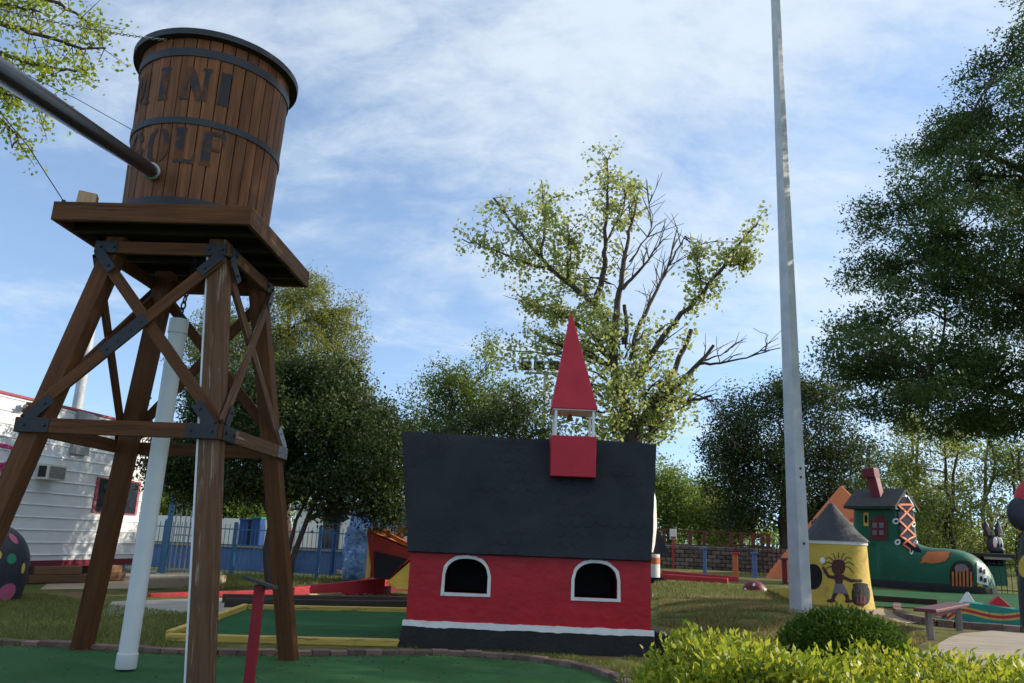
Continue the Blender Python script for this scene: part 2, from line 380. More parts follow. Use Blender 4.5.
def solo(name, mb, m, label, cat, group=None, **kw):
    return tag(mb.build(name, m, None, **kw), label, cat, group)

def copy_thing(o, loc):
    c = o.copy(); COL.objects.link(c); c.location = loc
    for ch in list(o.children):
        d = ch.copy(); COL.objects.link(d); d.parent = c
        for g in list(ch.children):
            e = g.copy(); COL.objects.link(e); e.parent = d
    return c

def np_mesh(name, verts, k, m, parent=None, origin=None):
    """verts (N*k,3): N separate k-gons"""
    n = len(verts)//k
    v = np.asarray(verts, dtype=np.float32)
    if parent is not None:
        o = Vector(root_matrix(parent).translation); v = v - np.array(o, dtype=np.float32)
    me = bpy.data.meshes.new(name)
    me.vertices.add(n*k); me.vertices.foreach_set('co', v.ravel())
    me.loops.add(n*k); me.loops.foreach_set('vertex_index', np.arange(n*k, dtype=np.int32))
    me.polygons.add(n); me.polygons.foreach_set('loop_start', np.arange(0, n*k, k, dtype=np.int32))
    me.materials.append(m); me.update(calc_edges=True)
    ob = bpy.data.objects.new(name, me); COL.objects.link(ob)
    if parent is not None: ob.parent = parent
    return ob

def leaf_quads(P, length, width, up=.35, droop=None, direc=None, jitter=.35):
    """one folded diamond per point"""
    n = len(P)
    d = RNG.normal(size=(n, 3)) if direc is None else direc + RNG.normal(size=(n, 3))*jitter
    if droop: d[:, 2] -= droop
    d /= np.linalg.norm(d, axis=1)[:, None]
    nn = RNG.normal(size=(n, 3)); nn[:, 2] += up*3; s = np.cross(d, nn); s /= np.linalg.norm(s, axis=1)[:, None] + 1e-9
    L = (length*RNG.uniform(.65, 1.25, n))[:, None]; Wd = L*width
    b = np.cross(s, d)*L*.12
    q = np.stack([P, P + d*L*.45 + s*Wd/2 + b, P + d*L, P + d*L*.45 - s*Wd/2 + b], axis=1)
    return q.reshape(-1, 3)

def in_ellipsoid(c, r, n, shell=.45):
    d = RNG.normal(size=(n, 3)); d /= np.linalg.norm(d, axis=1)[:, None]
    t = RNG.uniform(0, 1, n)**shell
    return np.array(c)[None] + d*t[:, None]*np.array(r)[None]

def gate(P, f, seed, thr):
    a = np.sin(P[:, 0]*f + seed)*np.sin(P[:, 1]*f*1.1 + seed*2.1) + np.sin(P[:, 2]*f*1.3 + seed*.7)*np.sin(P[:, 0]*f*.6 + P[:, 1]*f*.8 + seed)
    return a > thr

def limb_path(a, b, sag=0., wob=.08, n=5):
    a, b = Vector(a), Vector(b); L = (b - a).length; out = []
    for i in range(n + 1):
        t = i/n; p = a.lerp(b, t)
        w = wob*L*math.sin(PI*t)
        p += Vector((random.uniform(-w, w), random.uniform(-w, w), random.uniform(-w, w)*.6 + sag*L*math.sin(PI*t)))
        out.append(p)
    return out

def tree(name, label, base, stems, clumps, leaf, n, m, bark='bark', group=None, wid=.5, spray=11, spread=.16, thr=-.35, f=1.6, cat='tree', up=.35, droop=None, twigs=6, flat=1.):
    """stems: list of (points, r0, r1); clumps: (centre, radii) ; leaves gather in sprays inside the clumps"""
    root = thing(name, label, cat, base, 0, group)
    tr = MB(); ends = []
    for pts, r0, r1 in stems:
        k = len(pts); rr = [r0 + (r1 - r0)*(i/(k-1))**.8 for i in range(k)]
        tr.tube(pts, rr, 9); ends += [(Vector(p), rr[i]) for i, p in enumerate(pts) if i >= k//2]
    vol = [c[1][0]*c[1][1]*c[1][2] for c in clumps]; area = [max(1e-3, v)**.67*(c[2] if len(c) > 2 else 1.) for v, c in zip(vol, clumps)]
    tot = sum(area); allP = []; allD = []; sd = random.uniform(0, 9)
    for cl, ar in zip(clumps, area):
        c, r = Vector(cl[0]), cl[1]
        e, er = min(ends, key=lambda q: (q[0] - c).length + max(0, q[0].z - c.z)*1.5)
        lp = limb_path(e, c, .05); r0 = min(er*.7, .03 + .022*(c - e).length)
        tr.tube(lp, [r0 + (.018 - r0)*i/5 for i in range(6)], 6)
        for _ in range(twigs):
            q = Vector(in_ellipsoid(c, r, 1, .3)[0]); s = lp[random.randint(3, 5)]
            tr.tube(limb_path(s, q, .03, .1, 3), [.02, .016, .012, .006], 5)
        ns = max(3, int(n*ar/tot/spray*1.4))
        P = in_ellipsoid(c, r, ns, .42); P = np.array(c)[None] + (P - np.array(c)[None])*np.where(RNG.uniform(0, 1, ns) < .14, RNG.uniform(1.05, 1.25, ns), 1.)[:, None]
        P = P[gate(P, f, sd, thr)]; o_ = P - np.array(c)[None]; o_[:, 2] = o_[:, 2]*.5 + .12*np.linalg.norm(o_, axis=1); o_ += RNG.normal(size=o_.shape)*.25*np.linalg.norm(o_, axis=1)[:, None]
        allD.append(o_/(np.linalg.norm(o_, axis=1)[:, None] + 1e-9)); allP.append(P)
    S = np.concatenate(allP)
    P = np.repeat(S, spray, axis=0); off = RNG.normal(size=P.shape)*spread*.62; off[:, 2] *= flat
    P = P + off + np.repeat(np.concatenate(allD), spray, axis=0)*(RNG.uniform(-1.1, 1.7, len(P))*spread*1.45)[:, None]
    tr.build('trunk', M[bark], root, smooth=True)
    np_mesh('crown', leaf_quads(P, leaf, wid, up, droop), 4, m, root)
    return root

def C(u, v, Y, ru, rv, rd, w=1.):
    """crown clump seen at pixel (u,v) at distance Y"""
    k = Y/FOC*1.03
    return (at(u, v, Y), (ru*k, rd, rv*k), w)

exec_parts = []

# ================================================================== SETTING
def ground():
    xs = sorted(set([-120, -80, -50, -35, -25, -18] + [x*.5 for x in range(-28, 49)] + [28, 34, 42, 55, 80, 120]))
    ys = sorted(set([-20, -8, 0, 3] + [4 + y*.5 for y in range(0, 70)] + [42, 46, 52, 60, 80, 110, 150, 220, 320]))
    mb = MB(); vs = [(x, y, height(x, y)) for y in ys for x in xs]; nx = len(xs)
    fs = [(j*nx + i, j*nx + i + 1, (j+1)*nx + i + 1, (j+1)*nx + i) for j in range(len(ys) - 1) for i in range(nx - 1)]
    mb.add(vs, fs); o = mb.build('ground', M['lawn'], None, smooth=True, local=True); tag(o, kind='structure')
ground()

def sheet(name, poly, m, lift=.004, kind='structure', sub=1.0, z=None):
    """flat or terrain-following sheet over a ground polygon"""
    import bmesh
    bm = bmesh.new(); vs = [bm.verts.new((p[0], p[1], 0)) for p in poly]; bm.faces.new(vs)
    lo = [min(p[k] for p in poly) for k in (0, 1)]; hi = [max(p[k] for p in poly) for k in (0, 1)]
    for k in (0, 1):
        t = lo[k] + sub
        while t < hi[k]:
            co = [0, 0, 0]; no = [0, 0, 0]; co[k] = t; no[k] = 1
            bmesh.ops.bisect_plane(bm, geom=bm.verts[:] + bm.edges[:] + bm.faces[:], plane_co=co, plane_no=no); t += sub
    for v in bm.verts: v.co.z = (height(v.co.x, v.co.y) if z is None else z) + lift
    bmesh.ops.recalc_face_normals(bm, faces=bm.faces)
    me = bpy.data.meshes.new(name); bm.to_mesh(me); bm.free(); me.materials.append(m)
    for p in me.polygons:
        if p.normal.z < 0: p.flip()
    o = bpy.data.objects.new(name, me); COL.objects.link(o); return tag(o, kind=kind)

def smooth_curve(pts, n=8):
    out = []
    P = [Vector((p[0], p[1], 0)) for p in pts]
    for i in range(len(P) - 1):
        p0, p1, p2, p3 = P[max(0, i-1)], P[i], P[i+1], P[min(len(P)-1, i+2)]
        for k in range(n):
            t = k/n; out.append(.5*((2*p1) + (p2-p0)*t + (2*p0 - 5*p1 + 4*p2 - p3)*t*t + (3*p1 - p0 - 3*p2 + p3)*t**3))
    out.append(P[-1]); return out

# front putting green with its brick edging
edge = smooth_curve([(-9, 9.1), (-5.3, 8.98), (-4.0, 8.9), (-3.1, 8.86), (-2.0, 9.12), (-.9, 9.52), (-.1, 9.55), (.68, 9.22), (1.12, 8.5), (1.25, 7.4), (1.0, 5.5), (.4, 3.2), (0, 1.2)])
sheet('putting_green', [(p.x, p.y) for p in edge] + [(0, -4), (-9, -4)], M['carpet_green'], .012, z=0)
def bricks(path, w, h, lift=0., length=.19):
    mb = MB(); acc = 0; pts = [Vector((p[0], p[1], 0)) for p in path]
    L = [0]
    for a, b in zip(pts, pts[1:]): L.append(L[-1] + (b - a).length)
    def pos(s):
        s = min(max(s, 0), L[-1] - 1e-4)
        for i in range(len(pts) - 1):
            if L[i+1] >= s: return pts[i].lerp(pts[i+1], (s - L[i])/(L[i+1] - L[i] + 1e-9))
    s = 0
    while s + length < L[-1]:
        a, b = pos(s + .0025), pos(s + length - .0025); t = (b - a).normalized(); nn = Vector((-t.y, t.x, 0))
        q = random.uniform(-.008, .008); c = (a + b)/2; z0 = height(c.x, c.y) + lift - .05; z1 = z0 + .05 + h + random.uniform(-.008, .008)
        A = [a - nn*w/2 + nn*q, b - nn*w/2 + nn*q, b + nn*w/2 + nn*q, a + nn*w/2 + nn*q]
        mb.hexa([Vector((p.x, p.y, z0)) for p in A] + [Vector((p.x, p.y, z1)) for p in A]); s += length
    return mb
solo('brick_edging', bricks(edge, .13, .065), M['brick_edge'], 'low brown brick edging curving around the front putting green', 'edging', bevel=.008)

# second lane with yellow timber border
l0, l1 = G(166, 641), G(408, 647); l2, l3 = G(246, 610), G(410, 613)
l1 = Vector((-1.19, l1.y, 0)); l3 = Vector((l3.x + .5, l3.y, 0))
sheet('putting_lane', [(l0.x, l0.y), (l1.x, l1.y), (l3.x, l3.y), (l2.x, l2.y)], M['lane_green'], .03, z=0.)
t = thing('lane_border', 'faded yellow timber border around the green lane left of the red church', 'border', (l0.x, l0.y, 0))
UP = Vector((0, 0, 1))
def rail(a, b, w, h, m, name, par, z=0.):
    a, b = Vector(a), Vector(b); a.z = b.z = z + h/2
    MB().beam(a, b, h, w, UP).build(name, m, par, bevel=.012)
rail(l0, l1, .10, .085, M['curb_yellow'], 'rail', t); rail(l2 + Vector((.04, -.05, 0)), l3, .09, .10, M['curb_yellow'], 'rail', t)
rail(l0 + Vector((0, .06, 0)), l2 - Vector((.0, .06, 0)), .09, .11, M['curb_yellow'], 'rail', t)
# paths
def poly_px(pts): return [tuple(G(u, v).xy) for u, v in pts]
sheet('path', poly_px([(96, 617), (240, 612), (345, 606), (345, 597), (250, 598), (112, 602)]), M['concrete'], .010)
sheet('patio', poly_px([(40, 590), (225, 589), (222, 572), (60, 574)]), M['tan_concrete'], .008)
sheet('boardwalk', poly_px([(880, 668), (1060, 672), (1060, 632), (1000, 630), (962, 634), (930, 650)]), M['boardwalk'], .012, sub=.5)
sheet('curving_path', poly_px([(862, 617), (905, 624), (930, 622), (900, 612), (880, 609), (862, 611)]), M['tan_concrete'], .012, sub=.5)
sheet('shoe_lane', poly_px([(868, 607), (868, 590), (1010, 594), (1060, 600), (1060, 612), (1000, 612), (930, 609)]), M['lane_green'], .02, sub=1.)
sheet('side_lane', poly_px([(652, 592), (720, 594), (738, 597), (735, 600), (652, 598)]), M['concrete'], .012)
sheet('gravel_bed', poly_px([(300, 605), (408, 606), (408, 596), (300, 598)]), M['red_gravel'], .012)
def gravel():
    n = 2600; a, b = G(300, 605), G(408, 596); P = np.stack([RNG.uniform(a.x + .1, b.x + 1.2, n), RNG.uniform(a.y, b.y, n), np.full(n, .015)], 1)
    o = np_mesh('red_gravel', leaf_quads(P, .05, .9, 2.), 4, M['red_gravel']); tag(o, 'small reddish lava rock gravel beside the red ramp', kind='stuff')
gravel()

# ---- painting onto built surfaces
from mathutils.bvhtree import BVHTree
def painter(objs, off=.008, seed=None):
    bpy.context.view_layer.update()
    dg = bpy.context.evaluated_depsgraph_get(); trees = []
    for o in objs:
        e = o.evaluated_get(dg); me = e.to_mesh(); mw = o.matrix_world
        trees.append(BVHTree.FromPolygons([mw @ v.co for v in me.vertices], [tuple(p.vertices) for p in me.polygons])); e.to_mesh_clear()
    def fn(u, v, t=0.):
        u0, v0 = u, v
        if t: u, v = u + (seed[0] - u)*t, v + (seed[1] - v)*t
        d = ray(u, v).normalized(); best = None
        for bv in trees:
            h = bv.ray_cast(Vector((0, 0, EYE)), d)
            if h[0] and (best is None or h[3] < best[3]): best = h
        if best is None: return fn(u0, v0, t + .04) if t < .97 and seed else Vector((0, 60, .5))
        n = best[1]; n = n if n.dot(d) < 0 else -n
        return best[0] + n*off
    return fn

# ================================================================== WATER TOWER
TC = Vector((-3.3021, 7.7206, 0)); YAW = -.0467
tower = thing('water_tower', 'tall brown wooden tower topped by a round barrel tank with faded lettering', 'water tower', TC, YAW)
TX, TY = Vector((math.cos(YAW), math.sin(YAW), 0)), Vector((-math.sin(YAW), math.cos(YAW), 0))
def half(z): return .6377 + .15135*(3.8839 - z)
def TP(x, y, z): return TC + TX*x + TY*y + UP*z
LEG = .17
for sx, sy in ((-1, -1), (1, -1), (1, 1), (-1, 1)):
    c8 = []
    for z in (-.02, 3.955):
        o = half(z) - .045; i = o - LEG
        xs = sorted((sx*o, sx*i)); ys = sorted((sy*o, sy*i))
        c8 += [TP(xs[0], ys[0], z), TP(xs[1], ys[0], z), TP(xs[1], ys[1], z), TP(xs[0], ys[1], z)]
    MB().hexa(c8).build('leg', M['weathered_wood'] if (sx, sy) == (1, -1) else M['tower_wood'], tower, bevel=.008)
def face_pt(k, s, z, out):
    """point on face k (0 front,1 right,2 back,3 left); s in -1..1 along it; out = distance inside the outer plane"""
    h = half(z) - out
    x, y = [(s*half(z), -h), (h, s*half(z)), (-s*half(z), h), (-h, -s*half(z))][k]
    return TP(x, y, z)
def face_n(k): return [-TY, TX, TY, -TX][k]
for k in range(4):
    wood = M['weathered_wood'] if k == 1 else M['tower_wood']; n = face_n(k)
    e = 0 if k in (0, 2) else -.045
    for zc, hh in ((3.8239, .12), (2.0896, .13)):
        a, b = face_pt(k, -1, zc, .0225), face_pt(k, 1, zc, .0225)
        d = (b - a).normalized(); a, b = a - d*e, b + d*e
        MB().beam(a, b, .045, hh, n).build('beam', wood, tower, bevel=.006)
    for s, dep in ((-1, .020), (1, .058)):
        # braces cross: one just inside the beams' plane, the other behind it
        za, zb = 2.17, 3.74
        a, b = face_pt(k, s*.94, za, dep), face_pt(k, -s*.88, zb, dep)
        MB().beam(a, b, .034, .105, n).build('brace', wood, tower, bevel=.005)
        if s == 1 and k in (0, 1):
            pass
        if s == -1 and k == 0:
            m0, m1 = a.lerp(b, .38), a.lerp(b, .60); mb = MB().beam(m0 + n*.021, m1 + n*.021, .006, .115, n)
            for q in (.1, .35, .65, .9): mb.tube([m0.lerp(m1, q) + n*.020, m0.lerp(m1, q) + n*.034], .012, 6)
            mb.build('splice_plate', M['black_steel'], tower)
    for s in (-1, 1):
        for zc, zz, hh in ((3.8239, 1, .12), (2.0896, 0, .13)):
            c = face_pt(k, s*.965, zc, -.004); i = face_pt(k, s*.66, zc, -.004)
            other = face_pt(k, -s*.88, 3.74, .0) if zz == 0 else face_pt(k, -s*.94, 2.17, 0.)
            st = face_pt(k, s*.90, zc + (.05 if zz == 0 else -.05), -.004); en = st.lerp(other, .12); en += n*(.008 - (en - face_pt(k, 0, en.dot(UP), 0)).dot(n))
            mb = MB().beam(c, i, .006, hh*.92, n).beam(st + n*.004, en, .006, .095, n)
            for q in (c.lerp(i, .2), c.lerp(i, .85), st.lerp(en, .75)): mb.tube([q, q + n*.018], .014, 6)
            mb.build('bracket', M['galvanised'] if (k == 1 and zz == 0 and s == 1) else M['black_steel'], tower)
# platform
SP, ZB, ZT = .9291, 3.9707, 4.1528
fw = .045
for k in range(4):
    n = face_n(k); d = [TX, TY, -TX, -TY][k]; ln = SP if k in (0, 2) else SP - fw - .002
    c = TP(0, 0, (ZB + ZT)/2) + n*(SP - fw/2)
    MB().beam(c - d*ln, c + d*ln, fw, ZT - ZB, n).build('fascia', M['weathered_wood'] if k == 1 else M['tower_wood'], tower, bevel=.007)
mb = MB()
for i in range(9):
    x = -SP + fw + .01 + (i + .5)*(2*SP - 2*fw - .02)/9
    mb.beam(TP(x, -SP + fw + .004, ZT - .03), TP(x, SP - fw - .004, ZT - .03), .19, .045, TX)
mb.build('deck', M['tower_wood'], tower, bevel=.004)
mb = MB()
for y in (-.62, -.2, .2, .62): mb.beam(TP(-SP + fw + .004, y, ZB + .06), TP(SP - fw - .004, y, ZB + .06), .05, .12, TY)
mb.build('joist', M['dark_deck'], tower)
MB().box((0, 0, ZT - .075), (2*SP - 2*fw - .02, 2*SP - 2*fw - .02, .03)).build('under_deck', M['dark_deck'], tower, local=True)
# barrel
BC = Vector((-3.261, 7.60, 0)); ZM = 5.086
def brad(z): return .719 + .028*(z - ZM)
NST = 38; mb = MB()
for i in range(NST):
    t0, t1 = 2*PI*i/NST + .006, 2*PI*(i+1)/NST - .006; j = random.uniform(-.004, .004); c8 = []
    for z in (4.16, 5.93):
        r = brad(z) + j; ri = r - .035
        c8 += [BC + Vector((r*math.cos(t0), r*math.sin(t0), z)), BC + Vector((r*math.cos(t1), r*math.sin(t1), z)), BC + Vector((ri*math.cos(t1), ri*math.sin(t1), z)), BC + Vector((ri*math.cos(t0), ri*math.sin(t0), z))]
    mb.hexa(c8)
barrel = mb.build('barrel', M['stave_wood'], tower, bevel=.004)
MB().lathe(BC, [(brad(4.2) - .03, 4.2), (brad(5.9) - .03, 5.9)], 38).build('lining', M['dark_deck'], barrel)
def ring(z0, z1, r0, r1, th): return MB().lathe(BC, [(r0 - th, z0), (r0, z0), (r1, z1), (r1 - th, z1), (r0 - th, z0)], 72, cap=False)
for za, zb_ in ((4.19, 4.275), (5.02, 5.085), (5.735, 5.82)):
    ring(za, zb_, brad(za) + .013, brad(zb_) + .013, .02).build('hoop', M['hoop_steel'], barrel, smooth=True)
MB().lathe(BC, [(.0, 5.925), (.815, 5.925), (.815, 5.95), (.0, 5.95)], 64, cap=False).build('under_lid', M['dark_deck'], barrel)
ring(5.925, 5.985, .825, .83, .014).build('rim', M['black_steel'], barrel, smooth=True)
mb = MB(); 
for i in range(11):
    y = -.80 + (i + .5)*1.6/11; hw = math.sqrt(max(0, .815**2 - max(abs(y - .07), abs(y + .07))**2))
    mb.beam(BC + Vector((-hw, y, 5.955)), BC + Vector((hw, y, 5.955)), .142, .04, (0, 1, 0))
mb.build('lid', M['tower_wood'], barrel, bevel=.003)
# lettering: stencil letters wrapped round the staves; angle 0 faces the camera
A0 = math.atan2(-BC.y, -BC.x)
def letter_fn(deg, z0, h):
    def fn(a, b):
        z = z0 + b*h; r = brad(z) + .0065; th = A0 + R_(deg) + (a*.30)/r
        return BC + Vector((r*math.cos(th), r*math.sin(th), z))
    return fn
def glyph(mb, ch, fn):
    Q = lambda *p: mb.quad(fn, *p, nx=5, ny=4)
    def vbar(x, w=.20, y0=0, y1=1): Q((x - w/2, y0), (x + w/2, y0), (x + w/2, y1), (x - w/2, y1))
    def slab(x, y, w=.36, h=.09): Q((x - w/2, y), (x + w/2, y), (x + w/2, y + h), (x - w/2, y + h))
    def arc(cx, cy, rx, ry, t0, t1, w):
        n = 14
        for i in range(n):
            a, b = R_(t0 + (t1 - t0)*i/n), R_(t0 + (t1 - t0)*(i+1)/n)
            p = lambda t, k: (cx + (rx - k*w)*math.cos(t), cy + (ry - k*.10)*math.sin(t))
            mb.quad(fn, p(a, 0), p(b, 0), p(b, 1), p(a, 1), 1, 2)
    if ch == 'I': vbar(0, .30); slab(0, 0); slab(0, .91)
    if ch == 'M':
        vbar(-.36, .12); vbar(.36, .18); slab(-.36, 0, .26); slab(.36, 0, .3)
        Q((-.30, 1), (-.12, 1), (.06, .12), (-.06, .12)); Q((.12, 1), (.27, 1), (.09, .2), (.03, .3))
    if ch == 'N':
        vbar(-.32, .15); vbar(.32, .15); slab(-.32, 0, .28); slab(.32, .91, .28)
        Q((-.42, 1), (-.12, 1), (.34, 0), (.06, 0))
    if ch in 'OG':
        arc(-.04, .5, .36, .5, 98, 262, .20)
        if ch == 'O': arc(.04, .5, .36, .5, -82, 82, .20)
        else: arc(.04, .5, .36, .5, 25, 82, .20); vbar(.27, .18, .04, .42); slab(.22, .38, .34)
    if ch == 'L': vbar(-.14, .27); slab(-.14, .91); slab(.04, 0, .66, .1); Q((.25, .1), (.37, .1), (.37, .32), (.31, .32))
    if ch == 'F': vbar(-.16, .27); slab(-.16, 0); slab(.04, .90, .66, .1); slab(.08, .46, .34, .1); Q((.25, .9), (.37, .9), (.37, .68), (.31, .68))
for i, ch in enumerate('MINI'): mb = MB(); glyph(mb, ch, letter_fn([-66, -40, -15, 6][i], 5.27, .35)); mb.build('letter', M['faded_letter'], barrel)
for i, ch in enumerate('GOLF'): mb = MB(); glyph(mb, ch, letter_fn([-62, -38, -17, 3][i], 4.62, .36)); mb.build('letter', M['faded_letter'], barrel)
# spout
s0 = painter([barrel], .0, (200, 150))(153, 172); s1 = at(0, 71, 3.55); s2 = s0 + (s1 - s0)*1.35
sp = MB().tube([s0.lerp(s1, .0), s0.lerp(s1, .3), s0.lerp(s1, .7), s2], .062, 28).build('spout', M['pipe_black'], tower, smooth=True)
dd = (s1 - s0).normalized()
MB().tube([s0 - dd*.04, s0 + dd*.02, s0 + dd*.09, s0 + dd*.10], [.080, .080, .080, .066], 28).build('flange', M['galvanised'], sp, smooth=True)
# chains
def chain(a, b, link=.055, r=.006, sag=0.):
    mb = MB(); a, b = Vector(a), Vector(b); n = max(2, int((b - a).length/(link*.78))); d = (b - a).normalized()
    u = d.cross(Vector((.3, .2, 1))).normalized(); w = d.cross(u)
    for i in range(n):
        t = (i + .5)/n; c = a.lerp(b, t) - UP*sag*4*t*(1 - t); s = u if i % 2 else w
        pts = [c + d*(math.cos(q)*link/2) + s*(math.sin(q)*link*.26) for q in [2*PI*k/8 for k in range(9)]]
        mb.tube(pts, r, 4, cap=False)
    return mb
tch = at(166, 40, 6.85)
chain(tch, at(0, 9, 5.6), .042, .0042, .03).build('chain', M['galvanised'], tower)
# conduit up the front leg
mb = MB(); pts = [TP(half(z) - .045 - LEG - .012, -(half(z) - .045) + .03, z) for z in (0.0, 1.3, 2.6, 3.9)]
mb.tube(pts, .016, 8).build('conduit', M['pvc'], tower, smooth=True)

# things on and around the tower
wb = at(92, 206, 6.95)
c = TP(-.735, -.74, ZT); mbb = MB(); mbb.box((0, 0, .085), (.16, .12, .15), Matrix.Rotation(.35, 3, 'Z') @ Matrix.Rotation(.06, 3, 'Y'))
o = mbb.build('wood_block', M['raw_wood'], None, local=True, bevel=.006); o.location = c; tag(o, 'pale offcut of raw wood lying on the tower deck corner', 'wood block')
o = MB().lathe((0, 0, 0), [(.0, .001), (.10, .0), (.12, .02), (.105, .07), (.05, .085), (.0, .086)], 24, cap=False).build('metal_cap', M['galvanised'], None, smooth=True, local=True); o.location = TP(-.42, -.55, ZT); tag(o, 'dull grey metal cap lying on the tower deck beside the barrel', 'metal cap')
g1 = TP(-SP + .06, -SP + .05, ZT + .02); solo('guy_wire', MB().tube([g1, at(28, 146, 6.4), at(-20, 88, 5.9)], .0045, 5).tube([g1 - UP*.03, g1 + UP*.01], .02, 6), M['iron_dark'], 'thin dark wire running from the tower deck corner up to the left', 'wire')
g2 = BC + Vector((-.6, .42, 5.3)); solo('guy_wire', MB().tube([g2, at(75, 98, 8.2), at(0, 62, 8.6), at(-40, 44, 8.8)], .0045, 5), M['iron_dark'], 'thin dark wire running from behind the barrel up to the left', 'wire')
# hanging pipe
p0, p1 = Vector((-3.3617, 7.72, .03)), Vector((-3.3617 + .02, 7.72, 3.306))
hp = thing('hanging_pipe', 'long white plastic pipe hung by a chain inside the tower legs', 'pipe', (p0.x, p0.y, p0.z))
ax = (p1 - p0).normalized()
MB().tube([p0 + ax*.02, p0.lerp(p1, .5), p1], .082, 32).build('pipe_body', M['pvc'], hp, smooth=True)
MB().tube([p0, p0 + ax*.008, p0 + ax*.13, p0 + ax*.135], [.086, .091, .091, .084], 32).build('end_cap', M['pvc'], hp, smooth=True)
MB().tube([p1 - ax*.15, p1 - ax*.145, p1 - ax*.002, p1], [.084, .091, .091, .06], 32).build('coupling', M['pvc'], hp, smooth=True)
chain(p1 - ax*.02, p1 + Vector((.08, -.03, .64)), .085, .009).build('chain', M['iron_dark'], hp)

# ================================================================== CHURCH
YW = 10.2
ch = thing('mini_church', 'small red church obstacle with dark roof, two arched windows and red steeple', 'church', (.35, YW, 0))
wl0, wr0 = at(405.7, 621, YW - .05), at(653, 636, YW - .05)
wl1, wr1 = at(410, 553.6, YW), at(650, 562, YW)
zlo, zhi = (wl0.z + wr0.z)/2, 1.24
X0, X1 = (wl0.x*.4 + wl1.x*.6), (wr0.x*.4 + wr1.x*.6)
DEP = 1.9
wins = []
for (ua, va, ub, vb) in ((444, 558.5, 487, 593), (574, 563, 617, 598)):
    a, b = at(ua, vb, YW), at(ub, vb, YW); top = at((ua + ub)/2, va, YW)
    wins.append(((a.x + b.x)/2, (b.x - a.x)/2, (a.z + b.z)/2, top.z))
def arch_top(w, x):
    cx, hw, z0, z1 = w; t = min(1, abs(x - cx)/hw); return z1 - .20*(1 - math.sqrt(max(0, 1 - t**2.4)))
mb = MB(); n = 16
def wq(x0, za, x1, zb_, zc, zd): mb.add([(x0, YW, za), (x1, YW, zb_), (x1, YW, zc), (x0, YW, zd)], [(0, 1, 2, 3)])
xc = X0
for w in wins:
    cx, hw, z0, z1 = w
    wq(xc, zlo, cx - hw, zlo, zhi, zhi)
    for i in range(n):
        a, b = cx - hw + 2*hw*i/n, cx - hw + 2*hw*(i+1)/n
        wq(a, zlo, b, zlo, z0, z0); wq(a, arch_top(w, a), b, arch_top(w, b), zhi, zhi)
        for za, zb_ in ((z0, z0), (arch_top(w, a), arch_top(w, b))): mb.add([(a, YW, za), (b, YW, zb_), (b, YW + .1, zb_), (a, YW + .1, za)], [(0, 1, 2, 3)])
    for x in (cx - hw, cx + hw): mb.add([(x, YW, z0), (x, YW, arch_top(w, x)), (x, YW + .1, arch_top(w, x)), (x, YW + .1, z0)], [(0, 1, 2, 3)])
    xc = cx + hw
wq(xc, zlo, X1, zlo, zhi, zhi)
zr = 2.72
for x in (X0, X1): mb.add([(x, YW, zlo), (x, YW + DEP, zlo), (x, YW + DEP, zhi), (x, YW + DEP/2, zr - .12), (x, YW, zhi)], [(0, 1, 2, 3, 4)])
mb.add([(X0, YW + DEP, zlo), (X1, YW + DEP, zlo), (X1, YW + DEP, zhi), (X0, YW + DEP, zhi)], [(0, 1, 2, 3)])
mb.build('wall', M['church_red'], ch)
for w in wins:
    cx, hw, z0, z1 = w; mo = MB(); fwd = .038
    wf = (cx, hw + .0, z0, z1); NN = 24
    inn = [(cx - hw, z0), (cx + hw, z0)] + [(cx + hw - 2*hw*i/NN, arch_top(w, cx + hw - 2*hw*i/NN)) for i in range(NN + 1)]
    out = []
    for (x, z) in inn:
        t = (x - cx)/hw
        out.append((cx + (hw + fwd)*t, (z - fwd) if z == z0 else z + fwd*math.sqrt(max(.0, 1 - abs(t)**3))))
    k = len(inn)
    jit = [random.uniform(-.006, .006) for _ in range(k)]
    vs = [(x, YW - .022, z) for x, z in inn] + [(x + j, YW - .018, z + j) for (x, z), j in zip(out, jit)] + [(x, YW + .03, z) for x, z in inn] + [(x + j, YW + .003, z + j) for (x, z), j in zip(out, jit)]
    fs = []
    for i in range(k):
        j = (i + 1) % k; fs += [(i, j, k + j, k + i), (i, 2*k + i, 2*k + j, j), (k + i, k + j, 3*k + j, 3*k + i)]
    mo.add(vs, fs); wn = mo.build('window', M['white_trim'], ch)
    md = MB(); md.prism([(x*1. , z) for x, z in inn], lambda a, b, d: Vector((a, YW + d, b)), .60, .62); md.build('opening', M['cavity_black'], wn)
# white band and plinth, hand-painted edges
mb = MB(); n = 60; vs = []; fs = []
for i in range(n + 1):
    x = X0 - .035 + (X1 - X0 + .07)*i/n
    zt_ = zlo + .036 + .003*math.sin(i*.7) + random.uniform(-.004, .004); zb_ = zlo - .036 + .004*math.sin(i*.45 + 1) + random.uniform(-.005, .005)
    for y, z in ((YW + .01, zt_), (YW - .028, zt_ - .006), (YW - .040, zb_), (YW + .01, zb_ - .002)): vs.append((x, y, z))
for i in range(n):
    for q in range(3): fs.append((4*i + q, 4*i + q + 1, 4*i + q + 5, 4*i + q + 4))
mb.add(vs, fs); mb.build('painted_band', M['white_trim'], ch)
mb = MB(); e0, e1 = .03, .085
mb.hexa([(X0 - e1, YW - .085, -.05), (X1 + e1, YW - .085, -.05), (X1 + e1, YW + DEP + e1, -.05), (X0 - e1, YW + DEP + e1, -.05), (X0 - e0, YW - .032, zlo - .02), (X1 + e0, YW - .032, zlo - .02), (X1 + e0, YW + DEP + e0, zlo - .02), (X0 - e0, YW + DEP + e0, zlo - .02)])
mb.build('plinth', M['plinth_black'], ch, bevel=.012)
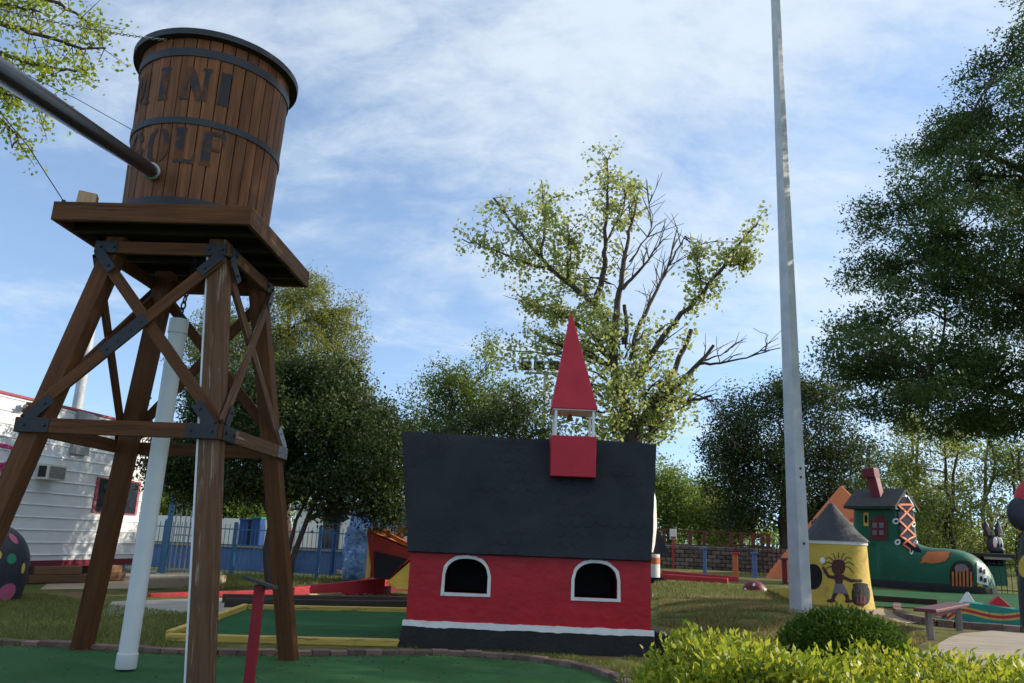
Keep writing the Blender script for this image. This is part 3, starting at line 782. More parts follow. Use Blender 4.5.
# roof
YE, YR = YW - .10, YW + .78
el, er_ = at(407.8, 551.5, YE), at(651.7, 560, YE); rl, rr_ = at(401.9, 429.5, YR), at(656.4, 442.2, YR)
def roofp(u, s):
    """u 0..1 along the ridge, s: -1 front eave .. 0 ridge .. 1 back eave"""
    t = 1 - abs(s); L, Rr = el.lerp(rl, t), er_.lerp(rr_, t); p = L.lerp(Rr, u)
    zc = ((el.z + er_.z)/2)*(1 - t) + ((rl.z + rr_.z)/2)*t
    p.z = .35*p.z + .65*zc + .012*math.sin(u*9 + 1)*t
    p.z += .03*(1 - (1 - min(1, abs(s)*9))**2) - .03
    p.y = YR + (YR - YE)*s*(1 if s < 0 else 1.0)
    if s > 0: p.y = YR + (YW + DEP + .1 - YR)*s
    return p
prof = [-1 + i/14 for i in range(14)] + [-.03, 0, .03] + [i/8 for i in range(1, 9)]
nx = 36; mb = MB(); vs = []; fs = []; k = len(prof)
for i in range(nx + 1):
    u = i/nx
    for s in prof:
        p = roofp(u, s); j = .006; p += Vector((0 if 0 < i < nx else random.uniform(-j, j), random.uniform(-j, j)*.5, random.uniform(-j, j)*.6)); vs.append(p)
    for s in (1, 0, -1):
        p = roofp(u, s); p.z -= .015; p.y += .05*(-1 if s > 0 else 1 if s < 0 else 0); vs.append(p)
k2 = k + 3
for i in range(nx):
    for q in range(k2): fs.append((i*k2 + q, i*k2 + (q+1) % k2, (i+1)*k2 + (q+1) % k2, (i+1)*k2 + q))
fs.append(tuple(range(k2))); fs.append(tuple(nx*k2 + q for q in range(k2))[::-1])
mb.add(vs, fs); mb.build('roof', M['church_roof'], ch, smooth=True)
# steeple
YS = YW + .33; SD = .56
a, b, c_, d_ = at(550.7, 476.2, YS), at(596.5, 477.5, YS), at(551, 435.5, YS), at(596, 436, YS)
xa, xb = (a.x + c_.x)/2, (b.x + d_.x)/2; z0, z1 = (a.z + b.z)/2, (c_.z + d_.z)/2
st = MB().box(((xa + xb)/2, YS + SD/2, (z0 + z1)/2), (xb - xa, SD, z1 - z0)).build('steeple', M['spire_red'], ch, bevel=.012)
z2 = (at(551, 409, YS).z + at(594.6, 409.6, YS).z)/2
for x in (xa + .055, xb - .04):
    for y in (YS + .045, YS + SD - .045): MB().box((x, y, (z1 + z2)/2), (.036, .036, z2 - z1 + .01)).build('post', M['white_trim'], st, bevel=.004)
ap = at(571, 313.5, YS + SD/2)
ex = .012
mb = MB(); B = [(xa - ex, YS - ex, z2), (xb + ex, YS - ex, z2), (xb + ex, YS + SD + ex, z2), (xa - ex, YS + SD + ex, z2)]
t_ = .012; T = [(ap.x - t_, ap.y - t_, ap.z), (ap.x + t_, ap.y - t_, ap.z), (ap.x + t_, ap.y + t_, ap.z), (ap.x - t_, ap.y + t_, ap.z)]
mb.hexa([Vector(p) + UP*.004 for p in B] + T); mb.build('spire', M['spire_red'], st, bevel=.012)
MB().box(((xa + xb)/2, YS + SD/2, z2 - .002), (xb - xa - .02, SD - .02, .014)).build('ceiling_board', M['white_trim'], st)
bl = Vector(((xa + xb)/2 - .04, YS + SD/2, z2 - .115))
MB().lathe(bl, [(.055, 0), (.05, .008), (.036, .04), (.028, .075), (.012, .09), (.006, .11)], 20).build('bell', M['brass'], st, smooth=True)
# dark ramp beyond the church's right end
g0, g1_ = G(657, 640), G(706, 642)
mb = MB(); mb.hexa([(X1 + .09, 10.45, -.02), (X1 + .95, 10.4, .0), (X1 + .95, 11.5, .0), (X1 + .09, 11.5, -.02), (X1 + .09, 10.45, .27), (X1 + .98, 10.4, .06), (X1 + .98, 11.5, .06), (X1 + .09, 11.5, .27)])
solo('exit_ramp', mb, M['plinth_black'], 'dark sloping ramp running down from the right end of the red church', 'ramp', bevel=.015)

# ================================================================== SIGN POST IN FRONT
pt = at(260, 585, 6.35)
b0 = Vector(at(249, 683, 6.35)); b0.z = 0; b0.x = pt.x - .0
sg = thing('score_stand', 'slim red post topped by a tilted grey board on the front green', 'score stand', (pt.x, pt.y, 0))
MB().beam((pt.x, pt.y, 0), (pt.x, pt.y, pt.z), .075, .05, (1, 0, 0)).build('post', M['stand_red'], sg, bevel=.006)
Mx = Matrix.Rotation(.27, 3, 'Y') @ Matrix.Rotation(-.10, 3, 'X')
MB().box((pt.x, pt.y, pt.z + .018), (.24, .20, .024), Mx).build('board', M['shingle_dark'], sg, bevel=.004)

# ================================================================== TRAILER
TA, T0 = .1826, Vector((-9.7266, 18.2, 0)); TD = Vector((math.sin(TA), math.cos(TA), 0)); TN = Vector((TD.y, -TD.x, 0))
def tw(u, v):
    d = ray(u, v); o = Vector((0, 0, EYE)); t_ = (T0 - o).dot(TN)/d.dot(TN); p = o + d*t_
    return ((p - T0).dot(TD), p.z)
def tpt(s, z, out=0.): return T0 + TD*s + TN*out + UP*z
send = (tw(149, 470)[0] + tw(133, 562)[0])/2; sbeg = -6.5; zb0, zt0 = .36, 3.72
trailer = thing('trailer', 'white ribbed trailer with pink roof edge, window and wall air conditioner', 'trailer', T0)
prof = []; z = zb0; NR = 13; lap = (zt0 - zb0)/NR
for i in range(NR): prof += [(0, z), (.0, z + lap*.74), (.022, z + lap*.80), (.022, z + lap*.86), (0, z + lap*.92), (.0, z + lap*.995)]; z += lap
prof += [(0, zt0), (-2.6, zt0 + .0), (-2.6, zb0)]
mb = MB(); k = len(prof); vs = [tpt(sbeg, z, o) for o, z in prof] + [tpt(send, z, o) for o, z in prof]
fs = [(i, (i+1) % k, k + (i+1) % k, k + i) for i in range(k)] + [tuple(range(k)), tuple(range(2*k - 1, k - 1, -1))]
mb.add(vs, fs); mb.build('body', M['siding'], trailer)
mb = MB(); cr = [(.035, zt0 - .0), (.04, zt0 + .05), (-.5, zt0 + .10), (-1.3, zt0 + .14), (-2.1, zt0 + .10), (-2.64, zt0 + .05), (-2.64, zt0 - .02), (-.02, zt0 + .01)]
k = len(cr); vs = [tpt(sbeg - .05, z, o) for o, z in cr] + [tpt(send + .05, z, o) for o, z in cr]
mb.add(vs, [(i, (i+1) % k, k + (i+1) % k, k + i) for i in range(k)] + [tuple(range(k)), tuple(range(2*k - 1, k - 1, -1))]); mb.build('roof', M['pink_trim'], trailer)
MB().beam(tpt(sbeg, zb0 + .03, .012), tpt(send + .01, zb0 + .03, .012), .03, .14, TN).build('skirt_trim', M['maroon'], trailer)
MB().beam(tpt(send - .03, zb0 + .12, .012), tpt(send - .03, zt0 - .1, .012), .05, .07, TN).build('corner_trim', M['white_trim'], trailer)
def wall_box(name, px, m, par, d0, d1, bev=.004):
    (sa, za), (sb, zb_) = px; mb = MB()
    mb.hexa([tpt(sa, za, d0), tpt(sb, za, d0), tpt(sb, za, d1), tpt(sa, za, d1), tpt(sa, zb_, d0), tpt(sb, zb_, d0), tpt(sb, zb_, d1), tpt(sa, zb_, d1)])
    return mb.build(name, m, par, bevel=bev)
sa, sb = (tw(97, 477)[0] + tw(90.5, 514)[0])/2, (tw(140, 482)[0] + tw(136, 514)[0])/2
za, zb_ = (tw(91, 514)[1] + tw(136, 514)[1])/2, (tw(97, 477)[1] + tw(140, 482)[1])/2
wn = wall_box('window', ((sa, za), (sb, zb_)), M['pink_trim'], trailer, .0, .035)
q = .09
sm = sa + (sb - sa)*.56
wall_box('pane', ((sa + q, za + .03), (sm, zb_ - .03)), M['dark_glass'], wn, .02, .04, 0)
wall_box('pane', ((sm + .05, za + .03), (sb - q, zb_ - .03)), M['dark_glass'], wn, .02, .04, 0)
wall_box('mullion', ((sm, za + .02), (sm + .05, zb_ - .02)), M['white_trim'], wn, .02, .05)
a_, b_ = tw(37, 463), tw(53, 481)
ac = wall_box('air_conditioner', ((a_[0], b_[1]), (b_[0], a_[1])), M['ac_cream'], trailer, .0, .30, .01)
wall_box('grille', ((a_[0] + .05, b_[1] + .04), (b_[0] - .05, a_[1] - .05)), M['ac_grille'], ac, .29, .312, 0)
wall_box('end_vent', ((a_[0] - .006, b_[1] + .05), (a_[0] + .01, a_[1] - .05)), M['iron_dark'], ac, .07, .26, 0)
d0, d1 = tw(76, 412), tw(80, 455)
wall_box('duct_cover', ((d0[0], d1[1]), (d0[0] + .52, d0[1] + .02)), M['grey_metal'], trailer, .0, .10)
lm = tw(24, 407); fl = thing('security_light', 'dark floodlight fixed high on the white trailer wall', 'floodlight', tpt(lm[0], lm[1], .0))
MB().tube([tpt(lm[0], lm[1], 0), tpt(lm[0], lm[1], .14)], .03, 8).build('arm', M['iron_dark'], fl)
MB().box(tpt(lm[0] - .06, lm[1] + .03, .20), (.16, .14, .11), Matrix.Rotation(.4, 3, 'Z')).build('lamp_head', M['iron_dark'], fl, bevel=.02)
MB().tube([tpt(lm[0] + .08, lm[1] - .02, .12), tpt(lm[0] - .22, lm[1] - .02, .22)], [.03, .045], 10).build('sensor', M['grey_metal'], fl)
# painted letter on the wall (an R cut by the frame edge)
fnL = lambda a, b: tpt(a, b, .0265)
ra, rb = tw(9, 424), tw(0, 440); sR = ra[0]
mb = MB(); x0 = sR - .30
mb.stroke(fnL, [(x0, 1.98), (x0, 2.75)], .075); mb.stroke(fnL, [(x0, 2.71), (x0 + .35, 2.71), (x0 + .56, 2.66), (x0 + .585, 2.56), (x0 + .5, 2.42), (x0 + .3, 2.33), (x0, 2.31)], .075)
mb.stroke(fnL, [(x0 + .28, 2.32), (x0 + .52, 1.98)], .085); mb.build('lettering', M['magenta_paint'], trailer)
# supports and clutter under the trailer
for (u0, u1, v, lb) in ((26, 84, 584, 'weathered brown timber stacked under the trailer, nearer the spotted sculpture'), (86, 122, 582, 'weathered brown timber stacked under the right end of the trailer')):
    a, b = G(u0, v), G(u1, v - 1); mb = MB(); d = (b - a).normalized()
    for q in range(2): mb.beam(a + d*.08*q + UP*(.10 + .17*q), b - d*.12*q + UP*(.10 + .17*q), .2, .165, UP.cross(d))
    solo('timber_crib', mb, M['brown_plank'], lb, 'timber', 'timber under the trailer', bevel=.01)
s0_ = tw(124, 572)[0]
solo('drain_pipe', MB().tube([tpt(s0_, .45, -.15), tpt(s0_, .22, .0), tpt(s0_ + .12, .16, .12), tpt(s0_ + .9, .12, .25)], .05, 10).tube([tpt(s0_ + .4, .5, -.1), tpt(s0_ + .4, .1, .0)], .04, 8), M['grey_metal'], 'grey drain pipes dropping from under the end of the trailer', 'pipe', smooth=True)
a, b = G(133, 590), G(192, 588); a.z = b.z = 0; dn = Vector((.2, 1.6, 0))
solo('concrete_step', MB().hexa([a, b, b + dn, a + dn, a + UP*.22, b + UP*.22, b + dn + UP*.22, a + dn + UP*.22]), M['tan_concrete'], 'low tan concrete step beyond the end of the trailer', 'step', bevel=.03)
# blocks carrying the trailer
for k, ss_ in enumerate((-3.5, -.6, 1.8)):
    solo('pier_block', MB().box(tpt(ss_, .16, -.5), (.4, .4, .36)), M['stone_block'], ['grey pier block under the trailer near the left edge', 'grey pier block under the middle of the trailer', 'grey pier block under the window end of the trailer'][k], 'pier block', 'blocks carrying the trailer')
# pole behind the trailer
pb = at(81, 385, 27.); lp = thing('light_pole', 'pale grey metal pole rising behind the trailer roof', 'pole', (pb.x, pb.y, 0))
ztp = at(92, 322, 27.).z
MB().tube([(pb.x, pb.y, 0), (pb.x, pb.y, ztp - .1)], [.19, .15], 14).build('shaft', M['pole_paint'], lp, smooth=True)
MB().tube([(pb.x, pb.y, ztp - .1), (pb.x, pb.y, ztp + .5)], [.07, .05], 10).build('tip', M['white_trim'], lp, smooth=True)

# ================================================================== SPOTTED SCULPTURE (left edge)
gs = G(10, 601); sx0 = at(-20, 570, gs.y).x; RS = .70
sr = thing('spotted_sculpture', 'dark rounded sculpture with pink, green and yellow spots at left edge', 'sculpture', (sx0, gs.y, 0))
def sprof(t): # t 0..1 bottom->top
    z = 1.24*t; r = RS*(.93 + .09*math.sin(t*2.2))*(max(0, 1 - max(0, (t - .25)/.75)**2.6))**.5
    return r, z
mb = MB(); mb.lathe((sx0, gs.y, 0), [sprof(i/24) for i in range(25)], 48); mb.build('body', M['statue_dark'], sr, smooth=True)
def sdot(u, v, ru, rv, m, nm='spot', rot=0.):
    # centre found where the pixel's ray meets the body
    best = None
    for a in range(-180, 1, 2):
        for q in range(0, 24):
            r, z = sprof(q/24); P = Vector((sx0 + r*math.cos(R_(a)), gs.y + r*math.sin(R_(a)), z)); d = ray(u, v); w = P - Vector((0, 0, EYE)); e = (w - d*(w.dot(d)/d.dot(d))).length
            if best is None or e < best[0]: best = (e, R_(a), q/24)
    th0, t0_ = best[1], best[2]
    def fn(a, b):
        r, z = sprof(min(.99, max(0., t0_ + b/1.3))); th = th0 + a/RS
        return Vector((sx0 + (r + .006)*math.cos(th), gs.y + (r + .006)*math.sin(th), z + .003))
    MB().ellipse(fn, 0, 0, ru, rv, rot).build(nm, M[m], sr)
sdot(13, 540, .10, .075, 'pink_dot', rot=-.7); sdot(11, 560, .085, .085, 'green_dot'); sdot(7, 592, .16, .14, 'pink_dot'); sdot(29, 568, .05, .09, 'yellow_paint'); sdot(-6, 556, .1, .1, 'yellow_paint')

# ================================================================== TALL POLE
gp = G(801, 612); YP = gp.y
pw = 19.5*YP/FOC; top = at(774.2, -30, YP)
pole = thing('steel_pole', 'tall pale grey four-sided steel pole standing by the round shrub', 'pole', (gp.x, gp.y, gp.z - .05), .0)
ang = R_(-62); mb = MB(); c8 = []
for w, p in ((pw*.76, Vector((gp.x, gp.y, gp.z - .05))), (pw*.36, Vector((top.x, top.y, top.z)))):
    for k in range(4):
        t = ang + PI/4 + k*PI/2; c8.append(p + Vector((math.cos(t), math.sin(t), 0))*w*.7071)
mb.hexa(c8); mb.build('shaft', M['pole_paint'], pole, bevel=.012)
for z in (1.1, 2.2, 2.35):
    p = Vector((gp.x, gp.y, gp.z)).lerp(Vector((top.x, top.y, top.z)), z/(top.z - gp.z)); w = pw*.76*(1 - .53*z/(top.z - gp.z))/2
    n_ = Vector((math.cos(ang - PI/2), math.sin(ang - PI/2), 0)); n_ = min([Vector((math.cos(ang + k*PI/2), math.sin(ang + k*PI/2), 0)) for k in range(4)], key=lambda q: q.y)
    MB().tube([p + n_*(w - .01), p + n_*(w + .012)], .022, 8).build('bolt', M['iron_dark'], pole)
MB().box((gp.x, gp.y, gp.z + .0), (pw*1.7, pw*1.7, .05), Matrix.Rotation(ang, 3, 'Z')).build('base_plate', M['grey_metal'], pole, bevel=.006)

# ================================================================== YELLOW ROUND TOWER
gy = G(838, 607); YT = gy.y; kx = YT/FOC*1.02
RT = 30.5*kx; cy_ = YT + RT*.2; ZTb = gy.z; ZTt = at(838, 542, YT).z; ZTa = at(834, 502.5, YT).z
xt = at(837.5, 575, YT).x
yt = thing('round_tower', 'yellow round tower with dark cone roof, arched opening and painted figure', 'tower', (xt, cy_, ZTb))
body = MB().lathe((xt, cy_, 0), [(RT*1.12, ZTb - .1), (RT*1.08, ZTb + .1), (RT*1.02, ZTb + .45), (RT*.99, ZTb + .8), (RT*.97, ZTt)], 64).build('wall', M['yellow_paint'], yt, smooth=True)
MB().lathe((xt, cy_, 0), [(RT*.98, ZTt - .06), (RT*1.0, ZTt - .05), (RT*1.0, ZTt + .02), (RT*.98, ZTt + .03)], 64).build('painted_band', M['white_trim'], yt, smooth=True)
MB().lathe((xt, cy_, 0), [(RT*.2, ZTt + .0), (RT*1.06, ZTt + .02), (RT*1.0, ZTt + .07), (RT*.75, ZTt + (ZTa - ZTt)*.27), (RT*.38, ZTt + (ZTa - ZTt)*.66), (RT*.1, ZTt + (ZTa - ZTt)*.95), (.02, ZTa)], 64).build('cone_roof', M['cone_grey'], yt, smooth=True)
fy = painter([body], .006, (838, 575))
def cp(x, y): return fy(770 + .2048*x, 480 + .2048*y)     # crop coordinates used while measuring the painted figure
MB().ellipse(cp, 212, 472, 44, 62, 0, 28, 5, 2.1).build('opening', M['cavity_black'], yt)
fg = MB()
fg.ellipse(cp, 334, 425, 33, 38, 0, 20, 4, 2.6).quad(cp, (310, 462), (362, 462), (352, 512), (322, 512), 6, 6)
fg.stroke(cp, [(318, 478), (285, 470), (258, 425)], (17, 13), 6).stroke(cp, [(356, 475), (395, 492), (440, 492)], (18, 13), 6)
fg.stroke(cp, [(328, 540), (312, 568), (304, 590)], (24, 16), 6).stroke(cp, [(360, 540), (376, 568), (380, 590)], (24, 16), 6)
fg.ellipse(cp, 298, 590, 22, 9).ellipse(cp, 384, 592, 20, 9).ellipse(cp, 440, 492, 10, 8)
fig = fg.build('painted_figure', M['figure_brown'], yt)
fy2 = painter([body], .010, (838, 575)); cp2 = lambda x, y: fy2(770 + .2048*x, 480 + .2048*y)
MB().quad(cp2, (318, 506), (358, 506), (378, 556), (306, 552), 8, 6).build('painted_skirt', M['loin_grey'], yt)
mb = MB()
for i in range(9):
    t = R_(200 - i*27.5 - 0); L_ = 78
    x0_, y0_ = 334 + 30*math.cos(t), 412 - 30*math.sin(t); x1_, y1_ = 334 + L_*math.cos(t), 420 - L_*math.sin(t)
    mb.stroke(cp2, [(x0_, y0_), ((x0_ + x1_)/2, (y0_ + y1_)/2 - 9), (x1_, y1_ + 10)], (5.5, 2.5), 6)
mb.build('painted_feathers', M['statue_dark'], yt)
MB().ellipse(cp2, 257, 392, 13, 15).build('painted_rattle', M['white_trim'], yt)
for ex_ in (320, 349): MB().ellipse(cp2, ex_, 418, 7, 4).build('painted_eye', M['maroon'], yt)
MB().ellipse(cp2, 334, 447, 9, 5).build('painted_mouth', M['maroon'], yt)
mb = MB(); mb.ellipse(cp2, 442, 562, 44, 52, 0, 24, 4, 2.8).ellipse(cp2, 440, 514, 38, 12); mb.build('painted_cauldron', M['plinth_black'], yt)
fy3 = painter([body], .013, (838, 575)); cp3 = lambda x, y: fy3(770 + .2048*x, 480 + .2048*y)
mb = MB()
for x_, h_ in ((425, 40), (443, 55), (460, 38)): mb.quad(cp3, (x_ - 8, 604), (x_ + 8, 604), (x_ + 2, 604 - h_), (x_ - 2, 604 - h_), 2, 4)
mb.build('painted_flames', M['maroon'], yt)
# yellow side ramp by the tower's opening
c0, c1 = G(772, 592), G(816, 603)
mb = MB(); y0_ = c1.y - .1
mb.hexa([(c0.x, c0.y - .3, c0.z - .05), (xt - RT*.85, y0_, ZTb - .05), (xt - RT*.85, y0_ + .9, ZTb - .05), (c0.x, c0.y + .6, c0.z - .05), (c0.x, c0.y - .3, c0.z + .05), (xt - RT*.85, y0_, ZTb + .30), (xt - RT*.85, y0_ + .9, ZTb + .30), (c0.x, c0.y + .6, c0.z + .05)])
solo('yellow_ramp', mb, M['yellow_paint'], 'low yellow ramp sloping up to the yellow tower opening behind the pole', 'ramp', bevel=.03)

# ================================================================== ORANGE PYRAMID
YO = 31.; ap = at(841, 485, YO); zb_o = height(ap.x, YO)
el_ = at(768, 570, YO); hwid = (ap.x - el_.x)*1.0
py_ = thing('pyramid', 'orange pyramid with a small dark window behind the yellow round tower', 'pyramid', (ap.x, YO, zb_o), R_(-18))
mb = MB(); hw = hwid
mb.add([(-hw, -hw, -.1), (hw, -hw, -.1), (hw, hw, -.1), (-hw, hw, -.1), (0, 0, ap.z - zb_o)], [(0, 1, 4), (1, 2, 4), (2, 3, 4), (3, 0, 4), (3, 2, 1, 0)])
pb_ = mb.build('body', M['orange_paint'], py_, local=True, bevel=.04)
fo = painter([pb_], .02, (838, 515))
MB().quad(fo, (812, 531), (820, 531), (819, 519), (811.5, 519), 4, 4).build('window', M['navy'], py_)
MB().quad(fo, (850, 522), (864, 524), (862, 519), (850, 518), 6, 2).build('painted_band', M['red_worn'], py_)
MB().quad(fo, (850, 533), (868, 536), (864, 524.3), (850, 522.3), 6, 2).build('painted_base', M['yellow_paint'], py_)

# ================================================================== SHOE HOUSE
gsh = G(889, 594); SY = max(26.5, min(28.5, gsh.y)); so = at(892, 593, SY); so.z = height(so.x, SY)
PHI = R_(45)
shoe = thing('shoe_house', 'giant green boot shaped house with orange laces, gabled roof and red chimney', 'shoe house', so, -PHI)
mb = MB()
def sup(n, rx, ry, p): return [(rx*math.copysign(abs(math.cos(t))**(2/p), math.cos(t)), ry*math.copysign(abs(math.sin(t))**(2/p), math.sin(t))) for t in [2*PI*k/n for k in range(n)]]
n = 40; vs = []; fs = []
lv = [(0, .86, .84), (.3, .88, .86), (1.2, .83, .86), (1.6, .79, .88), (2.1, .75, .92), (2.45, .72, .95)]
for z, rx, ry in lv: vs += [(-.16 + x, y + ry - .72 + (.02 if z > 1 else -.06), z) for x, y in sup(n, rx, ry, 6.)]
for i in range(len(lv) - 1): fs += [(i*n + k, i*n + (k+1) % n, (i+1)*n + (k+1) % n, (i+1)*n + k) for k in range(n)]
fs += [tuple(range(n))[::-1], tuple((len(lv)-1)*n + k for k in range(n))]
mb.add(vs, fs)
xs_ = [.0, .5, .9, 1.1, 1.35, 1.7, 2.1, 2.5, 2.9, 3.25, 3.55, 3.8, 3.98, 4.08]
zt_ = [1.8, 1.7, 1.56, 1.43, 1.33, 1.27, 1.25, 1.25, 1.22, 1.13, .98, .78, .53, .3]
m_ = 24; vs = []; fs = []
for x, zz in zip(xs_, zt_):
    w = .86 if x < 2.2 else .86*max(.02, 1 - ((x - 2.2)/1.9)**2.6)**.5
    for k in range(m_ + 1):
        t = PI*k/m_; vs.append((-.05 + x*.735, -w*.95*math.copysign(abs(math.cos(t))**.55, math.cos(t)), zz*abs(math.sin(t))**.6))
for i in range(len(xs_) - 1):
    for k in range(m_): fs.append((i*(m_+1) + k, i*(m_+1) + k + 1, (i+1)*(m_+1) + k + 1, (i+1)*(m_+1) + k))
    fs.append((i*(m_+1), (i+1)*(m_+1), (i+1)*(m_+1) + m_, i*(m_+1) + m_))
fs.append(tuple(range(m_ + 1))); fs.append(tuple((len(xs_)-1)*(m_+1) + k for k in range(m_ + 1))[::-1])
mb.add(vs, fs)
boot = mb.build('boot', M['shoe_green'], shoe, local=True, smooth=True)
rm = boot.modifiers.new('remesh', 'REMESH'); rm.mode = 'VOXEL'; rm.voxel_size = .05; rm.use_smooth_shade = True
sm_ = boot.modifiers.new('smooth', 'SMOOTH'); sm_.iterations = 9
vs = []; ns_ = 48
for z, g_ in ((-.05, 1.05), (.16, 1.05), (.22, 1.0)):
    for k in range(ns_):
        t = 2*PI*k/ns_; ct, st = math.cos(t), math.sin(t)
        x = .93 + 1.93*g_*math.copysign(abs(ct)**.62, ct); w = .84*g_*(1 if x < 1.75 else max(.05, 1 - ((x - 1.75)/1.45)**3)**.4); vs.append((x, w*math.copysign(abs(st)**.5, st), z))
fs = [(i*ns_ + k, i*ns_ + (k+1) % ns_, (i+1)*ns_ + (k+1) % ns_, (i+1)*ns_ + k) for i in range(2) for k in range(ns_)] + [tuple(range(ns_))[::-1], tuple(2*ns_ + k for k in range(ns_))]
MB().add(vs, fs).build('sole', M['plinth_black'], shoe, local=True, smooth=True)
# roof: ridge along the boot, gable end facing the toe
rf = MB(); zr_, ze, hw = 3.02, 2.40, 1.0
for s in (-1, 1):
    a = [(-1.0, .16, zr_), (.62, .16, zr_), (.62, .16 + s*hw*1.08, ze), (-1.0, .16 + s*hw*1.08, ze)]
    rf.hexa([Vector(p) for p in a] + [Vector(p) + Vector((0, s*.03, .09)) for p in a])
rf.build('roof', M['shingle_dark'], shoe, local=True)
gb = MB(); gb.prism([(-hw + .16, ze + .0), (hw + .12, ze + .0), (.16, zr_ - .04)], lambda a, b, d: Vector((d, a, b)), .50, .58); gb.prism([(-hw + .16, ze), (hw + .12, ze), (.16, zr_ - .04)], lambda a, b, d: Vector((d, a, b)), -.96, -.9)
gable = gb.build('gable', M['green_trim'], shoe, local=True)
cm = MB()
def cbox(x0, x1, z0, z1, sh, e): return [(x0 - e, -.46 - e, z0), (x1 + e, -.46 - e, z0), (x1 + e, .0 + e, z0), (x0 - e, .0 + e, z0), (x0 - e - sh, -.46 - e, z1), (x1 + e - sh, -.46 - e, z1 + .04), (x1 + e - sh, .0 + e, z1 + .04), (x0 - e - sh, .0 + e, z1)]
cm.hexa(cbox(-.28, .08, 2.6, 3.42, .16, -.03)); cm.hexa([Vector(p) - Vector((.19, 0, 0)) for p in cbox(-.28, .06, 3.43, 3.72, .03, .02)])
cm.build('chimney', M['maroon'], shoe, local=True, bevel=.03)
fs_ = painter([boot, gable], .025, (903, 556))
q7 = lambda x, y: (870 + .2196*x, 460 + .2196*y)        # crop used while measuring the boot
def sp_(x, y, f=None): return (f or fs_)(*q7(x, y))
fa = lambda x, y: sp_(x, y)
tg = MB(); L0 = [(120, 205), (130, 300), (138, 380), (215, 418), (245, 428)]; R0 = [(196, 205), (197, 290), (203, 370), (228, 405), (250, 424)]
TL = [(122, 175), (124, 250), (130, 330), (140, 385), (190, 414)]; TR = [(193, 175), (194, 250), (198, 330), (214, 385), (236, 420)]
for i in range(4): tg.quad(fa, TL[i], TR[i], TR[i+1], TL[i+1], 8, 6)
tg.ellipse(fa, 157.5, 178, 36, 17)
tg.build('tongue', M['navy'], shoe)
fs2 = painter([boot, gable], .05, (903, 556)); f2 = lambda x, y: fs2(*q7(x, y))
sc = MB()
for i in range(9):
    t = PI*i/8; sc.ellipse(f2, 157.5 - 37*math.cos(t), 184 - 20*math.sin(t), 6, 5)
sc.build('scalloped_edge', M['white_trim'], shoe)
lc = MB(); LP = [(122, 203), (127, 275), (133, 345), (150, 388)]; RP = [(194, 203), (195, 275), (199, 345), (208, 402)]
lc.stroke(f2, [LP[0], RP[0]], 9, 8)
for i in range(3): lc.stroke(f2, [LP[i], RP[i+1]], 8, 8); lc.stroke(f2, [RP[i], LP[i+1]], 8, 8)
lc.stroke(f2, [LP[3], (185, 412)], 8, 8); lc.build('laces', M['orange_paint'], shoe)
for (x, y) in ((107, 206), (116, 279), (126, 375), (194, 215), (196, 292), (207, 380), (190, 418)):
    k_ = 1. if x < 150 else .6
    ey = MB().ellipse(fa, x, y, 14*k_, 14, 0, 16, 2).build('eyelet', M['white_trim'], shoe); MB().ellipse(f2, x, y, 6*k_, 6, 0, 12, 1).build('eyelet_hole', M['cavity_black'], ey)
MB().quad(fa, (230, 470), (345, 462), (366, 418), (262, 420), 8, 5).ellipse(fa, 300, 445, 62, 26, -.12).build('patch', M['orange_paint'], shoe)
dr = MB().ellipse(fa, 418, 525, 54, 66, 0, 24, 5, 2.6).build('door', M['plinth_black'], shoe)
mb = MB()
for i in range(6):
    x = 378 + i*16; mb.stroke(f2, [(x, 492 if 0 < i < 5 else 510), (x + 2, 580)], 9, 10)
mb.build('door_plank', M['orange_paint'], dr)
MB().ellipse(f2, 414, 493, 28, 18, 0, 18, 3).build('door_window', M['loin_grey'], dr)
w1 = MB().quad(fa, (2, 360), (82, 366), (80, 272), (4, 272), 6, 6).quad(fa, (20, 275), (66, 275), (56, 250), (30, 250), 4, 3).build('window', M['maroon'], shoe)
mb = MB()
for (a, b, c, d) in ((13, 285, 34, 310), (44, 285, 65, 310), (13, 320, 34, 342), (44, 320, 65, 342)): mb.quad(f2, (a, d), (c, d), (c, b), (a, b), 3, 3)
mb.build('pane', M['loin_grey'], w1)
w2 = MB().quad(fa, (-28, 300), (-5, 302), (-5, 240), (-28, 240), 4, 4).build('window', M['yellow_paint'], shoe); MB().quad(f2, (-22, 285), (-10, 286), (-10, 252), (-22, 252), 3, 3).build('pane', M['navy'], w2)
w3 = MB().quad(fa, (486, 560), (538, 572), (520, 480), (484, 462), 6, 6).build('window', M['white_trim'], shoe)
mb = MB()
for (a, b, c, d) in ((494, 492, 505, 515), (510, 500, 520, 522), (497, 530, 508, 552), (514, 538, 526, 558)): mb.quad(f2, (a, d), (c, d), (c, b), (a, b), 3, 3)
mb.build('pane', M['plinth_black'], w3)
MB().ellipse(fa, 500, 575, 12, 12).build('flower_box', M['yellow_paint'], shoe)
